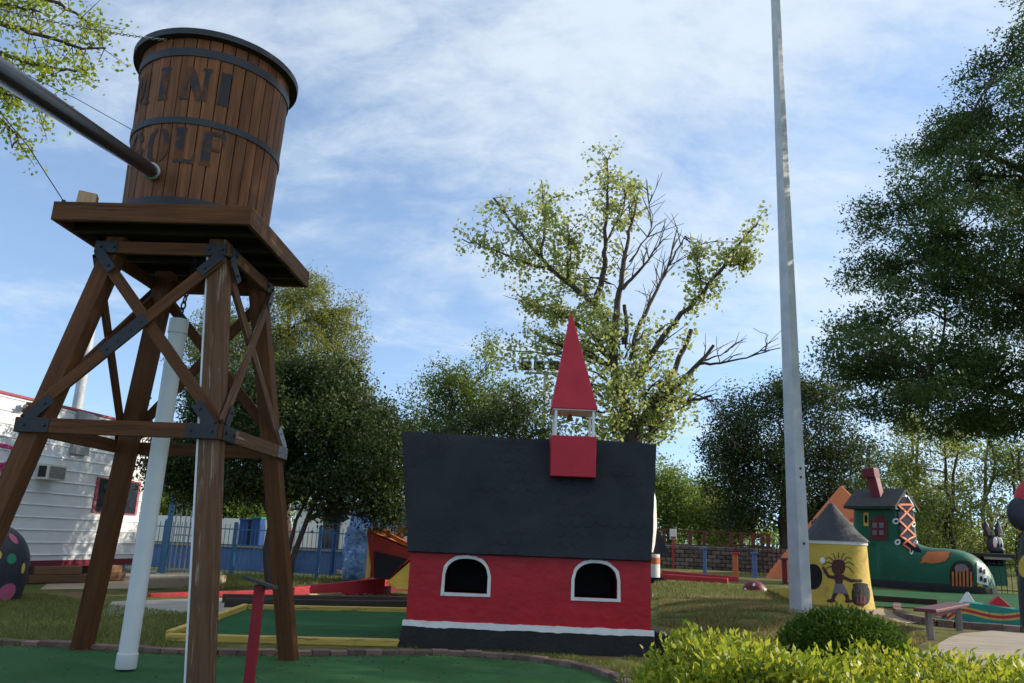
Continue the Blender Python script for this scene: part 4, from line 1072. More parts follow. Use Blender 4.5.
# ------------------------------------------------------------------ donkey booth
YD = 31.; bo = at(995, 590, YD); bo.z = height(bo.x, YD); kd = YD/FOC*1.02
bt = thing('booth', 'dark booth with flat roof and dark green counter beside the boot toe', 'booth', bo)
zt0_ = at(995, 557, YD).z
bw = 25*kd
MB().box((bo.x, bo.y + .6, bo.z + .35), (bw, 1.2, .72)).build('counter', M['shoe_green'], bt)
MB().box((bo.x, bo.y + 1.2, (bo.z + zt0_)/2), (bw, .08, zt0_ - bo.z)).build('back_panel', M['plinth_black'], bt)
for s in (-1, 1): MB().box((bo.x + s*bw*.48, bo.y + .62, (bo.z + zt0_)/2), (.09, 1.2, zt0_ - bo.z)).build('side_panel', M['statue_dark'], bt)
MB().box((bo.x + .05, bo.y + .5, zt0_ + .06), (bw*1.35, 1.7, .14)).build('roof', M['plinth_black'], bt, bevel=.03)
MB().box((bo.x, bo.y - .36, zt0_ - .05), (bw*1.0, .05, .09)).build('trim', M['grey_leg'], bt)
hc = at(994, 545, YD + .3)
dk = thing('donkey_head', 'dark donkey head with tall pale ears sitting on the booth roof', 'donkey head', (hc.x, hc.y, zt0_ + .13))
MB().blob((hc.x, hc.y, zt0_ + .48), (6.2*kd, .30, .40), 24, 16, lambda d: 1 - .12*max(0, d.z)).blob((hc.x, hc.y - .2, zt0_ + .25), (5.6*kd, .28, .17), 20, 12).build('head', M['statue_dark'], dk, smooth=True)
for s in (-1, 1):
    b_ = Vector((hc.x + s*4.5*kd, hc.y, zt0_ + .74)); e_ = b_ + Vector((s*2*kd, 0, .62))
    er2 = MB().tube([b_, b_.lerp(e_, .35), b_.lerp(e_, .75), e_], [.07, .125, .10, .015], 10).build('ear', M['statue_dark'], dk, smooth=True)
    MB().tube([b_.lerp(e_, .1) - Vector((0, .08, 0)), b_.lerp(e_, .45) - Vector((0, .10, 0)), b_.lerp(e_, .88) - Vector((0, .055, 0))], [.03, .075, .02], 8).build('inner_ear', M['grey_leg'], er2, smooth=True)
    ey = MB().blob((hc.x + s*2.4*kd, hc.y - .27, zt0_ + .50), (2.1*kd, .09, .24), 16, 10).build('eye', M['white_trim'], dk, smooth=True)
    MB().blob((hc.x + s*1.8*kd, hc.y - .35, zt0_ + .42), (.9*kd, .03, .10), 10, 8).build('pupil', M['cavity_black'], ey, smooth=True)
# low iron fence by the booth
def iron_fence(name, label, a, b, h, gap, m, posts=(), pm=None, rails=(.12, .92), r=.009, group=None, dz=None):
    a, b = Vector(a), Vector(b); root = thing(name, label, 'fence', a, 0, group); L = (b - a).length; n = int(L/gap); mb = MB(); d = (b - a).normalized()
    for i in range(n + 1):
        p = a.lerp(b, i/n); p.z = height(p.x, p.y); mb.beam(p, p + UP*h, r*2, r*2, d)
    for q in rails:
        p, e = a.copy(), b.copy(); p.z = height(a.x, a.y) + h*q; e.z = height(b.x, b.y) + h*q; mb.beam(p, e, r*3, r*3, UP)
    mb.build('picket_panel', m, root)
    for t in posts:
        p = a.lerp(b, t); p.z = height(p.x, p.y); MB().beam(p, p + UP*(h + .12), .10, .10, d).build('post', pm or m, root)
    return root
iron_fence('iron_fence', 'low black iron picket fence in front of the dark booth', G(965, 592), G(1030, 596), .95, .13, M['iron_dark'])

# ================================================================== SERPENT WALL, BENCH, EDGING (right)
s_a, s_b = G(940, 622), G(1075, 629)
sdv = (s_b - s_a).normalized(); sn = Vector((sdv.y, -sdv.x, 0)); Ls = (s_b - s_a).length
swl = thing('serpent_wall', 'low teal wall with red and yellow wavy stripe and pointed coloured fins', 'low wall', s_a)
def swp(s, z, o): p = s_a + sdv*s + sn*o; p.z = height(p.x, p.y) + z; return p
def stop(s): return .06 + .27*ss(s/.45) + .035*math.sin(s*3.2)
mb = MB(); k = 40; vs = []; fs = []
for i in range(k + 1):
    s = Ls*i/k
    for o, z in ((.10, -.04), (.10, stop(s) - .02), (.06, stop(s)), (-.06, stop(s)), (-.10, stop(s) - .02), (-.10, -.04)): vs.append(swp(s, z, o))
for i in range(k): fs += [(6*i + q, 6*i + q + 1, 6*i + q + 7, 6*i + q + 6) for q in range(5)]
fs += [tuple(range(6)), tuple(6*k + q for q in range(6))[::-1]]
mb.add(vs, fs).build('body', M['teal_paint'], swl, smooth=True)
def wav(s): return .22*ss((s + .1)/.5) + .05*math.sin(s*4.2 + .6) - .03
for off_, m in ((.0, 'red_paint'), (-.042, 'curb_yellow'), (.042, 'curb_yellow')):
    mb = MB(); mb.stroke(lambda a, b: swp(a, b, .105), [(s_*.03 + .08, wav(s_*.03 + .08) + off_) for s_ in range(int((Ls - .16)/.03))], .040 if off_ == 0 else .034, .04); mb.build('stripe', M[m], swl)
for s_, w_, m in ((.12, .22, 'red_worn'), (.50, .26, 'white_trim'), (1.02, .46, 'red_paint'), (1.62, .48, 'navy'), (2.2, .4, 'red_paint')):
    if s_ + w_/2 > Ls: continue
    mb = MB(); z = stop(s_) - .03; mb.prism([(s_ - w_/2, z), (s_ + w_/2, z), (s_ + .02, z + .2)], lambda a, b, d: swp(a, b, d), -.05, .05); mb.build('fin', M[m], swl, bevel=.012)
ed = [G(u, v) for u, v in ((897, 608), (899, 615), (915, 622), (945, 627), (985, 630), (1035, 634), (1075, 636))]
solo('brick_edging', bricks(smooth_curve(ed, 6), .15, .11, 0, .24), M['brick_edge'], 'reddish brick edging curving below the teal serpent wall and bench', 'edging', bevel=.01)
l1_, l2_ = G(930.7, 640), G(959.5, 631); k1 = l1_.y/FOC
bn = thing('bench', 'narrow maroon topped bench on two weathered posts beside the path', 'bench', (l1_.x, l1_.y, l1_.z))
t1, t2 = at(930.7, 612, l1_.y), at(959.5, 606, l2_.y); zz = (t1.z + t2.z)/2
for l in (l1_, l2_): MB().beam((l.x, l.y, l.z - .05), (l.x, l.y, zz), .075, .075, (1, 0, 0)).build('leg', M['grey_leg'], bn, bevel=.008)
d_ = (Vector((l2_.x, l2_.y, 0)) - Vector((l1_.x, l1_.y, 0))).normalized(); a = Vector((l1_.x, l1_.y, zz + .025)) - d_*.22; b = Vector((l2_.x, l2_.y, zz + .025)) + d_*.2
MB().beam(a, b, .29, .045, Vector((d_.y, -d_.x, 0))).build('seat', M['bench_maroon'], bn, bevel=.01)
MB().beam(Vector((l1_.x, l1_.y, zz - .04)), Vector((l2_.x, l2_.y, zz - .04)), .05, .07, Vector((d_.y, -d_.x, 0))).build('stretcher', M['bench_maroon'], bn)

# ================================================================== DARK STATUE AT THE RIGHT EDGE
YQ = 9.4; qs = at(1030, 655, YQ); qs.z = height(qs.x, qs.y); kq = YQ/FOC*1.03
stt = thing('dark_statue', 'dark statue with yellow patch and red legs cut by the right edge', 'statue', (qs.x + .12, YQ, qs.z))
cx = at(1051, 580, YQ).x
zA, zB = at(1030, 630, YQ).z, at(1030, 525, YQ).z
bdy = MB().lathe((cx, YQ, 0), [(.33, zA), (.345, zA + .05), (.335, zA + .4), (.305, zA + .75), (.25, zA + 1.0), (.15, zB + .08), (.10, zB + .12)], 40).build('body', M['statue_dark'], stt, smooth=True)
hcq = at(1045, 512, YQ)
MB().blob(hcq, (.27, .26, .30), 28, 18).build('head', M['statue_dark'], stt, smooth=True)
bq = at(1019.5, 514, YQ - .15); MB().blob(bq, (.125, .12, .185), 24, 16).build('hand', M['statue_dark'], stt, smooth=True)
MB().lathe((hcq.x, YQ, hcq.z + .08), [(.28, 0), (.31, .04), (.27, .18), (.14, .33), (.03, .40)], 28).build('cap', M['red_paint'], stt, smooth=True)
fq = painter([bdy], .006, (1046, 575)); MB().ellipse(fq, 1027, 566, 8, 12, .15).build('patch', M['yellow_paint'], stt)
for s in (-1, 1): MB().tube([(cx + s*.16, YQ, zA + .06), (cx + s*.15, YQ, qs.z + .12), (cx + s*.16, YQ, qs.z)], [.15, .09, .11], 16).build('leg', M['red_paint'], stt, smooth=True)

# ================================================================== RETAINING WALL AND TERRACE
YRW = 34.; wa, wb_ = at(560, 572, YRW), at(800, 572, YRW); zt_w = at(720, 547, YRW).z
mb = MB(); bh = .165; bw_ = .38; rows = int((zt_w + .1 - height(9, YRW))/bh) + 1
for r in range(rows):
    z = zt_w - (r + 1)*bh; x = wa.x - (.19 if r % 2 else 0)
    while x < wb_.x:
        q = random.uniform(-.012, .012); mb.box((x + bw_/2, YRW + .15 + q + r*-.012, z + bh/2), (bw_ - .025, .3, bh - .02)); x += bw_
rw = thing('retaining_wall', 'grey brown block retaining wall behind the lawn right of the church', 'retaining wall', ((wa.x + wb_.x)/2, YRW, height(9, YRW)))
mb.build('block_courses', M['stone_block'], rw, bevel=.02)
MB().box(((wa.x + wb_.x)/2, YRW + .32, (zt_w - .6)), (wb_.x - wa.x, .3, 1.3)).build('core', M['grout'], rw)
o = MB().box(((wa.x + wb_.x)/2 - .1, YRW + 5.4, zt_w - .75), (wb_.x - wa.x - .2, 9.8, 1.5)).build('terrace', M['lawn'], None); tag(o, kind='structure')
sh_ = at(738, 534, YRW + 2)
rl_ = thing('wooden_railing', 'dark red wooden post and rail fence on top of the block wall', 'railing', (wa.x + .3, YRW + .6, zt_w))
ra_, rb_ = at(640, 527, YRW + .7), at(768, 534.5, YRW + .7); zt2 = (ra_.z + rb_.z)/2
for u in (648, 664, 690, 704, 731, 741, 753, 762, 768):
    x = at(u, 535, YRW + .7).x; MB().box((x, YRW + .7, (zt_w + zt2)/2), (.13, .13, zt2 - zt_w)).build('post', M['rail_wood'], rl_)
MB().beam((wa.x + .5, YRW + .7, zt2 - .04), (rb_.x + .1, YRW + .7, zt2 - .04), .06, .12, UP).build('rail', M['rail_wood'], rl_)
MB().beam((at(719, 535, YRW).x, YRW + .62, zt_w + .12), (rb_.x + .1, YRW + .62, zt_w + .05), .05, .09, UP).build('rail', M['rail_wood'], rl_)
sgp = at(673, 545, YRW - .5); tsn = thing('sign', 'small faded pinkish sign on a thin post before the block wall', 'sign', (sgp.x, YRW - .5, height(sgp.x, YRW)))
za_, zb2 = at(673, 539.5, YRW - .5).z, at(673, 529, YRW - .5).z
MB().beam((sgp.x, YRW - .5, height(sgp.x, YRW) - .02), (sgp.x, YRW - .5, za_ + .2), .06, .06, (1, 0, 0)).build('post', M['red_worn'], tsn)
MB().box((sgp.x, YRW - .54, (za_ + zb2)/2), (6.5*YRW/FOC, .03, zb2 - za_)).build('panel', M['paper_white'], tsn, bevel=.01)
MB().box((sgp.x, YRW - .558, (za_ + zb2)/2 - .14), (5*YRW/FOC, .006, .1)).build('printed_band', M['pink_trim'], tsn)
def simple_post(u, vb, vt, w, m, label, cap=None, Y=None):
    g = G(u, vb) if Y is None else at(u, vb, Y); Yp = min(g.y, YRW - .4) if Y is None else Y
    g = at(u, vb, Yp); g.z = height(g.x, Yp); zt = at(u, vt, Yp).z
    t_ = thing('post', label, 'post', g); MB().beam((g.x, Yp, g.z - .03), (g.x, Yp, zt), w, w, (1, 0, 0)).build('shaft', M[m], t_, bevel=.012)
    MB().box((g.x, Yp, zt + .03), (w*1.7, w*1.7, .06)).build('cap', M[cap or m], t_, bevel=.01)
simple_post(735.6, 577, 554, .15, 'orange_paint', 'orange post standing in front of the block wall', 'red_worn')
simple_post(705, 575, 549, .11, 'blue_wall', 'blue post against the block wall, nearer the church')
simple_post(755, 578, 554, .13, 'blue_wall', 'blue post at the left end of the black iron fence')
simple_post(785, 584, 560, .13, 'maroon', 'dark red fence post just left of the tall pole')
iron_fence('iron_fence', 'black iron picket fence between the blue post and the tall pole', at(737, 578, 31.), at(800, 581, 31.), 1.15, .16, M['iron_dark'])
for pts, lb in ((((662, 575), (738, 582)), 'low red kerb on the lawn in front of the block wall, farther one'), (((655, 579), (728, 584)), 'low red kerb on the lawn in front of the block wall, nearer one')):
    a, b = G(*pts[0]), G(*pts[1]); a = at(*pts[0], min(a.y, YRW - 1.2)); b = at(*pts[1], min(b.y, YRW - 1.5)); a.z, b.z = height(a.x, a.y), height(b.x, b.y)
    solo('red_kerb', MB().beam(a + UP*.03, b + UP*.03, .26, .10, UP), M['red_worn'], lb, 'kerb', 'red kerbs', bevel=.02)
dm = G(754.5, 592); kk = dm.y/FOC*.72
dmt = thing('dome', 'maroon half sphere with pale spots sitting on the lawn', 'dome', dm)
db = MB().blob(dm, (16*kk, 16*kk, 15*kk), 32, 20).build('body', M['maroon'], dmt, smooth=True)
fd = painter([db], .01, (754, 587))
for u, v in ((745.5, 589.5), (754, 585), (765, 590)): MB().ellipse(fd, u, v, 1.3, 1.5).build('spot', M['paper_white'], dmt)
# rocket glimpsed behind the church
YK = 24.; rb0 = at(642, 577, YK); rb0.z = height(rb0.x, YK); kr = YK/FOC*1.03
rk = thing('rocket', 'white rocket sculpture with dark green fins peeking from behind the church', 'rocket', rb0)
zr0, zr1, zt3 = at(645, 552, YK).z, at(645, 500, YK).z, at(645, 468, YK).z
MB().lathe((rb0.x, YK, 0), [(.32, zr0), (.37, zr0 + .2), (.43, (zr0 + zr1)/2), (.41, zr1), (.28, (zr1 + zt3)/2 + .15), (.02, zt3)], 32).build('body', M['white_trim'], rk, smooth=True)
for k in range(4):
    t = k*PI/2; dx = Vector((math.cos(t), math.sin(t), 0)); nn = Vector((-dx.y, dx.x, 0)); c = Vector((rb0.x, YK, 0)); mb = MB()
    mb.prism([(.30, zr0 + .9), (.30, zr0 + .05), (.80, zr0 - .06), (.55, zr0 + .50)], lambda a, b, d: c + dx*a + nn*d + UP*b, -.03, .03); mb.build('fin', M['shoe_green'] if k == 2 else M['statue_dark'], rk)
MB().lathe((rb0.x + .30, YK, 0), [(.22, zr0 - .75), (.22, zr0 - .05)], 20).build('stand', M['white_trim'], rk, smooth=True)
MB().lathe((rb0.x + .30, YK, 0), [(.225, zr0 - .32), (.225, zr0 - .14)], 20).build('painted_ring', M['orange_paint'], rk, smooth=True)
mb = MB(); mb.hexa([(rb0.x - .6, YK - .4, rb0.z - .02), (rb0.x + .80, YK - .4, rb0.z - .02), (rb0.x + .80, YK + .5, rb0.z - .02), (rb0.x - .6, YK + .5, rb0.z - .02), (rb0.x - .6, YK - .4, zr0 - .72), (rb0.x + .55, YK - .4, zr0 - .68), (rb0.x + .72, YK + .5, zr0 - .74), (rb0.x - .6, YK + .5, zr0 - .72)]); mb.build('base', M['navy'], rk, bevel=.02)

# ================================================================== LEFT BACKGROUND
YF = 23.5
fa_, fb_ = at(118, 571, YF), at(347, 575, YF)
fnc = thing('blue_fence', 'blue iron picket fence in front of the blue pool wall', 'fence', (fa_.x, YF, 0))
zt_f = at(250, 527, YF).z; mb = MB(); x = fa_.x
while x < fb_.x: mb.beam((x, YF, 0), (x, YF, zt_f + .06), .015, .015, (1, 0, 0)); x += .125
for z in (.15, zt_f - .08, zt_f*.62): mb.beam((fa_.x, YF, z), (fb_.x, YF, z), .03, .03, UP)
mb.build('picket_panel', M['blue_iron'], fnc)
for u in (162, 232, 318, 346): x = at(u, 560, YF).x; MB().box((x, YF, (zt_f + .12)/2), (.09, .09, zt_f + .12)).build('post', M['blue_iron'], fnc)
# taller gate
gx0, gx1 = at(170, 560, YF - .6).x, at(214, 560, YF - .6).x; zg = at(190, 504, YF - .6).z
gt = thing('gate', 'tall blue grey iron gate with close bars beside the white pipe', 'gate', (gx0, YF - .6, 0)); mb = MB(); x = gx0
while x <= gx1 + .01: mb.beam((x, YF - .6, .1), (x, YF - .6, zg), .026, .026, (1, 0, 0)); x += .14
for z in (.14, zg*.55, zg - .03): mb.beam((gx0, YF - .6, z), (gx1, YF - .6, z), .05, .04, UP)
mb.build('bar_panel', M['grey_metal'], gt)
pz = at(165, 494, YF - .7); MB().box((at(163, 560, YF - .7).x, YF - .6, pz.z/2), (.11, .11, pz.z)).build('post', M['blue_iron'], gt)
# pool wall
YW2 = 27.; a, b = at(110, 570, YW2), at(360, 575, YW2); zp = at(250, 547.5, YW2).z
pw_ = thing('pool_wall', 'long low blue wall with pale coping behind the blue fence', 'wall', ((a.x + b.x)/2, YW2, 0))
MB().box(((a.x + b.x)/2, YW2, zp/2 - .02), (b.x - a.x, .4, zp)).build('body', M['blue_wall'], pw_)
MB().box(((a.x + b.x)/2, YW2, zp + .03), (b.x - a.x + .1, .55, .07)).build('coping', M['tan_concrete'], pw_)
YB = 36.; a, b = at(150, 540, YB), at(372, 540, YB); zw = at(290, 508, YB).z
wbld = thing('white_building', 'low white building beyond the blue pool wall', 'building', ((a.x + b.x)/2, YB + 2, 0))
xs0 = at(293, 540, YB).x; zlw = at(220, 518, YB).z
MB().box(((xs0 + b.x)/2, YB + 2, zw/2), (b.x - xs0, 4, zw)).build('wall', M['white_wall'], wbld)
MB().box(((xs0 + b.x)/2, YB + 2, zw + .06), (b.x - xs0 + .4, 4.4, .14)).build('roof', M['grey_metal'], wbld)
xd = at(331, 535, YB).x; MB().box((xd, YB - .01, 1.3), (.75, .08, 1.5)).build('window', M['dark_glass'], wbld)
solo('white_wall', MB().box(((a.x + xs0)/2 - .1, YB - 1, zlw/2), (xs0 - a.x, .3, zlw)), M['white_wall'], 'plain white garden wall beyond the pool, left of the bins', 'wall')
YN = 31.
for (u0, u1, v0, v1, m, lb) in ((240, 252, 521, 536, 'bin_blue', 'dark blue bin left of the green lidded bin'), (252, 264, 519, 536, 'bin_blue', 'dark blue bin under the green box behind the fence')):
    p, q = at(u0, v1, YN), at(u1, v0, YN); tb = thing('bin', lb, 'bin', ((p.x + q.x)/2, YN, 0), 0, 'bins beyond the pool')
    MB().box(((p.x + q.x)/2, YN, q.z/2), (q.x - p.x - .04, .6, q.z)).build('body', M[m], tb, bevel=.04); MB().box(((p.x + q.x)/2, YN, q.z + .03), (q.x - p.x, .66, .08)).build('lid', M['bin_green'] if u0 > 250 else M[m], tb, bevel=.02)
# slide rail in red behind the fence
ru = at(283, 535, 30.); solo('pool_handrail', MB().tube([(ru.x - .3, 30, 0), (ru.x - .3, 30, ru.z + .35), (ru.x - .1, 30, ru.z + .55), (ru.x + .25, 30, ru.z + .4), (ru.x + .4, 30, 0)], .035, 8), M['red_paint'], 'thin red bent handrail standing beyond the blue pool wall', 'handrail', smooth=True)
# blue rock fort
YQ2 = 22.; p, q = at(333, 572, YQ2), at(428, 498, YQ2)
def rockfn(d): return 1 + .10*math.sin(d.x*5 + d.z*4 + 1) + .07*math.sin(d.y*9 + d.z*11) + .04*math.sin(d.x*17 + d.y*13 + d.z*7)
mb = MB(); sqz = lambda d: 1/max(abs(d.x), abs(d.y)*.9, abs(d.z))*.5*(rockfn(d)*.5 + .5) + .32*rockfn(d)
mb.blob(((p.x + q.x)/2, YQ2 + .9, q.z*.46), ((q.x - p.x)*.54, .95, q.z*.58), 48, 40, sqz)
rkf = solo('blue_rock', mb, M['blue_rock'], 'rough blue painted rock mass behind the open orange beak', 'rock', smooth=True)
bb = at(337, 512, 24.5); solo('boulder', MB().blob(bb, (.36, .36, .32), 28, 20, rockfn).lathe((bb.x, bb.y, 0), [(.07, -.05), (.07, .8), (.07, bb.z)], 20), M['bin_blue'], 'rounded blue boulder on a pedestal left of the blue rock mass', 'boulder', smooth=True)
gr = G(352, 574)
for i, (u, v, r) in enumerate(((340, 576, .22), (352, 577, .28), (366, 578, .2))):
    g = G(u, v); solo('stone', MB().blob((g.x, g.y, .05), (r, r*.8, r*.6), 16, 12, rockfn), M['stone_block'], ['small grey stone left of two others below the blue rock', 'larger middle grey stone below the blue rock', 'small grey stone nearest the orange beak'][i], 'stone', 'stones below the blue rock', smooth=True)

# ================================================================== BIRD WITH OPEN BEAK, RED RAMP
YBk = 17.6; kb = YBk/FOC*1.02
bird = thing('bird_head', 'yellow bird head with a huge open orange beak beside the red ramp', 'bird sculpture', at(400, 590, YBk).xy.to_3d())
def bp(u, v, dy=0.): p = at(u, v, YBk); p.y += dy; return p
D1 = 1.1
hinge, tipu, lipu = (420, 556), (366.5, 529.5), (371, 548)
mb = MB()
uo = [bp(366, 530, .05), bp(371, 526, .25), bp(380, 528.5, .2), bp(412, 545, -.05), bp(420, 552, -.05)]
ub = [Vector((v.x + .05, v.y + D1, v.z)) for v in uo]
ui = [bp(367, 535, .05), bp(369, 548, .12), bp(374, 553, .2), bp(404, 553, -.05), bp(420, 556, -.02)]
ui2 = [Vector((v.x + .05, v.y + D1, v.z)) for v in ui]
vs = uo + ub + ui + ui2; fs = [(i, i+1, 6+i, 5+i) for i in range(4)] + [(0, 5, 15, 10), (0, 10, 11, 12, 13, 14, 4, 3, 2, 1), (5, 6, 7, 8, 9, 19, 18, 17, 16, 15)] + [(4, 14, 19, 9)]
upper = MB().add(uo + ub, [(i, i+1, 6+i, 5+i) for i in range(4)] + [(0, 1, 2, 3, 4), (9, 8, 7, 6, 5), (4, 0, 5, 9)]).build('upper_beak', M['orange_paint'], bird, bevel=.02)
mo_ = MB(); A = [bp(366.5, 531, .03), bp(372, 578, .03), bp(388, 580, .03), bp(410, 558, .0), bp(418, 553, .0)]; B = [Vector((v.x + .02, v.y + D1 - .06, v.z)) for v in A]
mo_.add(A + B, [(0, 1, 2, 3, 4), (9, 8, 7, 6, 5), (0, 5, 6, 1), (1, 6, 7, 2), (2, 7, 8, 3), (3, 8, 9, 4), (4, 9, 5, 0)]); mo_.build('mouth', M['mouth_red'], bird)
mo2 = MB(); A = [bp(374, 551, -.01), bp(374, 578, -.01), bp(387, 579, -.01), bp(407, 559, -.02)]; mo2.add(A + [Vector((v.x, v.y + .05, v.z)) for v in A], [(0, 1, 2, 3), (7, 6, 5, 4), (0, 4, 5, 1), (1, 5, 6, 2), (2, 6, 7, 3), (3, 7, 4, 0)]); mo2.build('throat', M['cavity_black'], bird)
lo_ = MB(); A = [bp(386, 583, -.15), bp(412, 560, -.1), bp(425, 575, -.1), bp(422, 592, -.15), bp(398, 589, -.2)]; B = [Vector((v.x, v.y + D1 + .3, v.z)) for v in A]
lo_.add(A + B, [(0, 1, 2, 3, 4), (9, 8, 7, 6, 5)] + [(i, (i+1) % 5, 5 + (i+1) % 5, 5 + i) for i in range(5)]); lo_.build('lower_beak', M['yellow_paint'], bird, bevel=.05)
MB().box(bp(368.5, 561, .3), (5*kb, .5, 32*kb)).build('beak_edge', M['curb_yellow'], bird, bevel=.02)
hd = bp(424, 548, .75); hb = MB().blob(hd, (24*kb, 24*kb, 24*kb), 32, 20).build('head', M['yellow_paint'], bird, smooth=True)
ey = MB().blob(bp(404, 543, .35), (5*kb, 3*kb, 6.5*kb), 16, 12).build('eye', M['white_trim'], bird, smooth=True); MB().blob(bp(403, 543.5, .27), (2*kb, 1.2*kb, 2.2*kb), 10, 8).build('pupil', M['cavity_black'], ey, smooth=True)
MB().blob(bp(405, 530, .7), (13*kb, 8*kb, 6*kb), 20, 12).build('tuft', M['curb_yellow'], bird, smooth=True); MB().blob(bp(398, 537, .5), (6*kb, 7*kb, 4*kb), 16, 10).build('brow', M['brown_plank'], bird, smooth=True)
# red trough ramp
r0, r1, r2 = G(150, 597), G(296, 596), G(386, 594)
rr = thing('red_ramp', 'long worn red trough ramp leading into the orange beak', 'ramp', (r1.x, r1.y, 0))
def wedge(p, q, h0, h1, th): 
    d = (q - p).normalized(); nn = Vector((-d.y, d.x, 0))*th
    return MB().hexa([p, q, q + nn, p + nn, p + UP*h0, q + UP*h1, q + nn + UP*h1, p + nn + UP*h0])
for p in (r0, r1, r2): p.z = 0
wedge(r0, r1, .07, .13, .16).build('side_wall', M['red_worn'], rr, bevel=.015)
wedge(r1 + Vector((.01, -.25, 0)), r2 + Vector((0, -.25, 0)), .18, .36, .2).build('side_wall', M['red_worn'], rr, bevel=.015)
dv = Vector((.35, 1.25, 0)); f1, f2_ = r1 + dv, r2 + dv
wedge(f1, f2_ + Vector((-.25, 0, 0)), .12, .42, .14).build('far_wall', M['red_paint'], rr, bevel=.015)
mb = MB(); mb.hexa([r1 + Vector((0, .18, .0)), r2 + Vector((0, .18, 0)), f2_, f1, r1 + Vector((0, .18, .05)), r2 + Vector((0, .18, .16)), f2_ + UP*.16, f1 + UP*.05]); mb.build('floor', M['maroon'], rr)
solo('base_board', wedge(r1 + Vector((.3, -.14, 0)), r2 + Vector((-.1, -.10, 0)), .06, .08, .10), M['raw_wood'], 'pale wooden board lying along the foot of the red ramp', 'board', bevel=.01)
for (u0, v0, u1, v1, lb) in ((224, 607.5, 412, 609, 'long dark railroad timber behind the green lane, nearer one'), (222, 603, 412, 604, 'long dark railroad timber behind the green lane, farther one')):
    a, b = G(u0, v0), G(u1, v1); a.z = b.z = .07
    solo('timber', MB().beam(a, b, .17, .16, Vector((0, 1, 0))), M['timber_dark'], lb, 'timber', 'dark timbers behind the lane', bevel=.012)

a, b = G(868, 601), G(938, 606)
solo('timber', MB().beam(a + UP*.06, b + UP*.06, .16, .12, UP), M['timber_dark'], 'dark timber edging the green carpet below the green boot', 'timber', bevel=.012)
# floodlights on a post behind the church
YFL = 30.; fp = at(544, 420, YFL); fl = thing('floodlight_post', 'thin post carrying three dark floodlights among the trees behind the church', 'floodlights', (fp.x, YFL, 0))
ztop = at(545, 371, YFL).z; MB().tube([(fp.x, YFL, 0), (fp.x, YFL, ztop)], .07, 10).build('pole', M['pole_paint'], fl, smooth=True)
MB().beam((fp.x - .75, YFL, ztop - .1), (fp.x + .75, YFL, ztop - .1), .07, .07, UP).build('crossbar', M['pole_paint'], fl)
for u in (526, 539, 554): p = at(u, 366.5, YFL); MB().box((p.x, YFL - .2, p.z), (.42, .34, .34), Matrix.Rotation(.4, 3, 'X')).build('lamp_head', M['plinth_black'], fl, bevel=.05)

# ================================================================== TREES
def stem(pts, r0, r1): return ([Vector(p) for p in pts], r0, r1)
def gnd(u, v, Y):
    p = at(u, v, Y); p.z = height(p.x, p.y) - .05; return p
# juniper-like tree behind the tower
Y = 26.; b = gnd(285, 570, Y)
tree('conifer_tree', 'tall yellowish green conifer rising behind the water tower', b, [stem(limb_path(b, at(290, 300, Y), 0, .02, 8), .28, .06)],
     [C(305, 300, Y, 32, 20, 1.2), C(330, 312, Y, 32, 24, 1.2), C(290, 330, Y, 42, 30, 1.6), C(338, 345, Y, 30, 26, 1.4), C(255, 345, Y, 36, 30, 1.6), C(225, 330, Y, 30, 26, 1.4), C(205, 365, Y, 34, 40, 1.6), C(310, 375, Y, 52, 36, 2), C(250, 400, Y, 60, 50, 2), C(345, 405, Y, 40, 26, 1.5), C(315, 284, Y, 14, 10, .6)],
     .10, 76000, LF['juniper'], spray=26, spread=.14, thr=-.38, f=2.6, wid=.4, up=.2)
# dark multi-stem tree behind the tower
Y = 17.5; b = gnd(276, 590, Y)
fk = at(274, 520, Y)
stems = [stem([b, at(270, 550, Y), fk, at(255, 470, Y), at(235, 420, Y)], .20, .06), stem([b + Vector((.1, 0, 0)), at(277, 550, Y), at(284, 500, Y), at(290, 440, Y), at(300, 400, Y)], .16, .05), stem([b + Vector((.25, .05, 0)), at(292, 560, Y), at(307, 520, Y), at(325, 480, Y), at(350, 450, Y)], .08, .03), stem([b + Vector((.2, .1, 0)), at(287, 560, Y), at(296, 520, Y), at(312, 490, Y)], .06, .03)]
tree('broadleaf_tree', 'dark spreading tree with several stems and reddish tints behind the tower', b, stems,
     [C(200, 440, Y, 40, 40, 1.4), C(190, 480, Y, 30, 22, 1.2), C(245, 430, Y, 48, 48, 1.6), C(235, 480, Y, 36, 22, 1.5), C(300, 420, Y, 52, 45, 1.8), C(300, 475, Y, 42, 28, 1.5), C(345, 430, Y, 48, 40, 1.6), C(380, 450, Y, 32, 42, 1.5), C(350, 485, Y, 46, 24, 1.4), C(390, 495, Y, 24, 22, 1.1), C(320, 378, Y, 40, 18, 1.2), C(275, 385, Y, 36, 24, 1.2), C(220, 395, Y, 30, 24, 1.2), C(335, 505, Y, 18, 14, .8), C(385, 515, Y, 20, 10, .7), C(170, 465, Y, 18, 26, 1)],
     .092, 88000, LF['dark'], spray=13, spread=.14, thr=-.65, f=3.0, wid=.5)
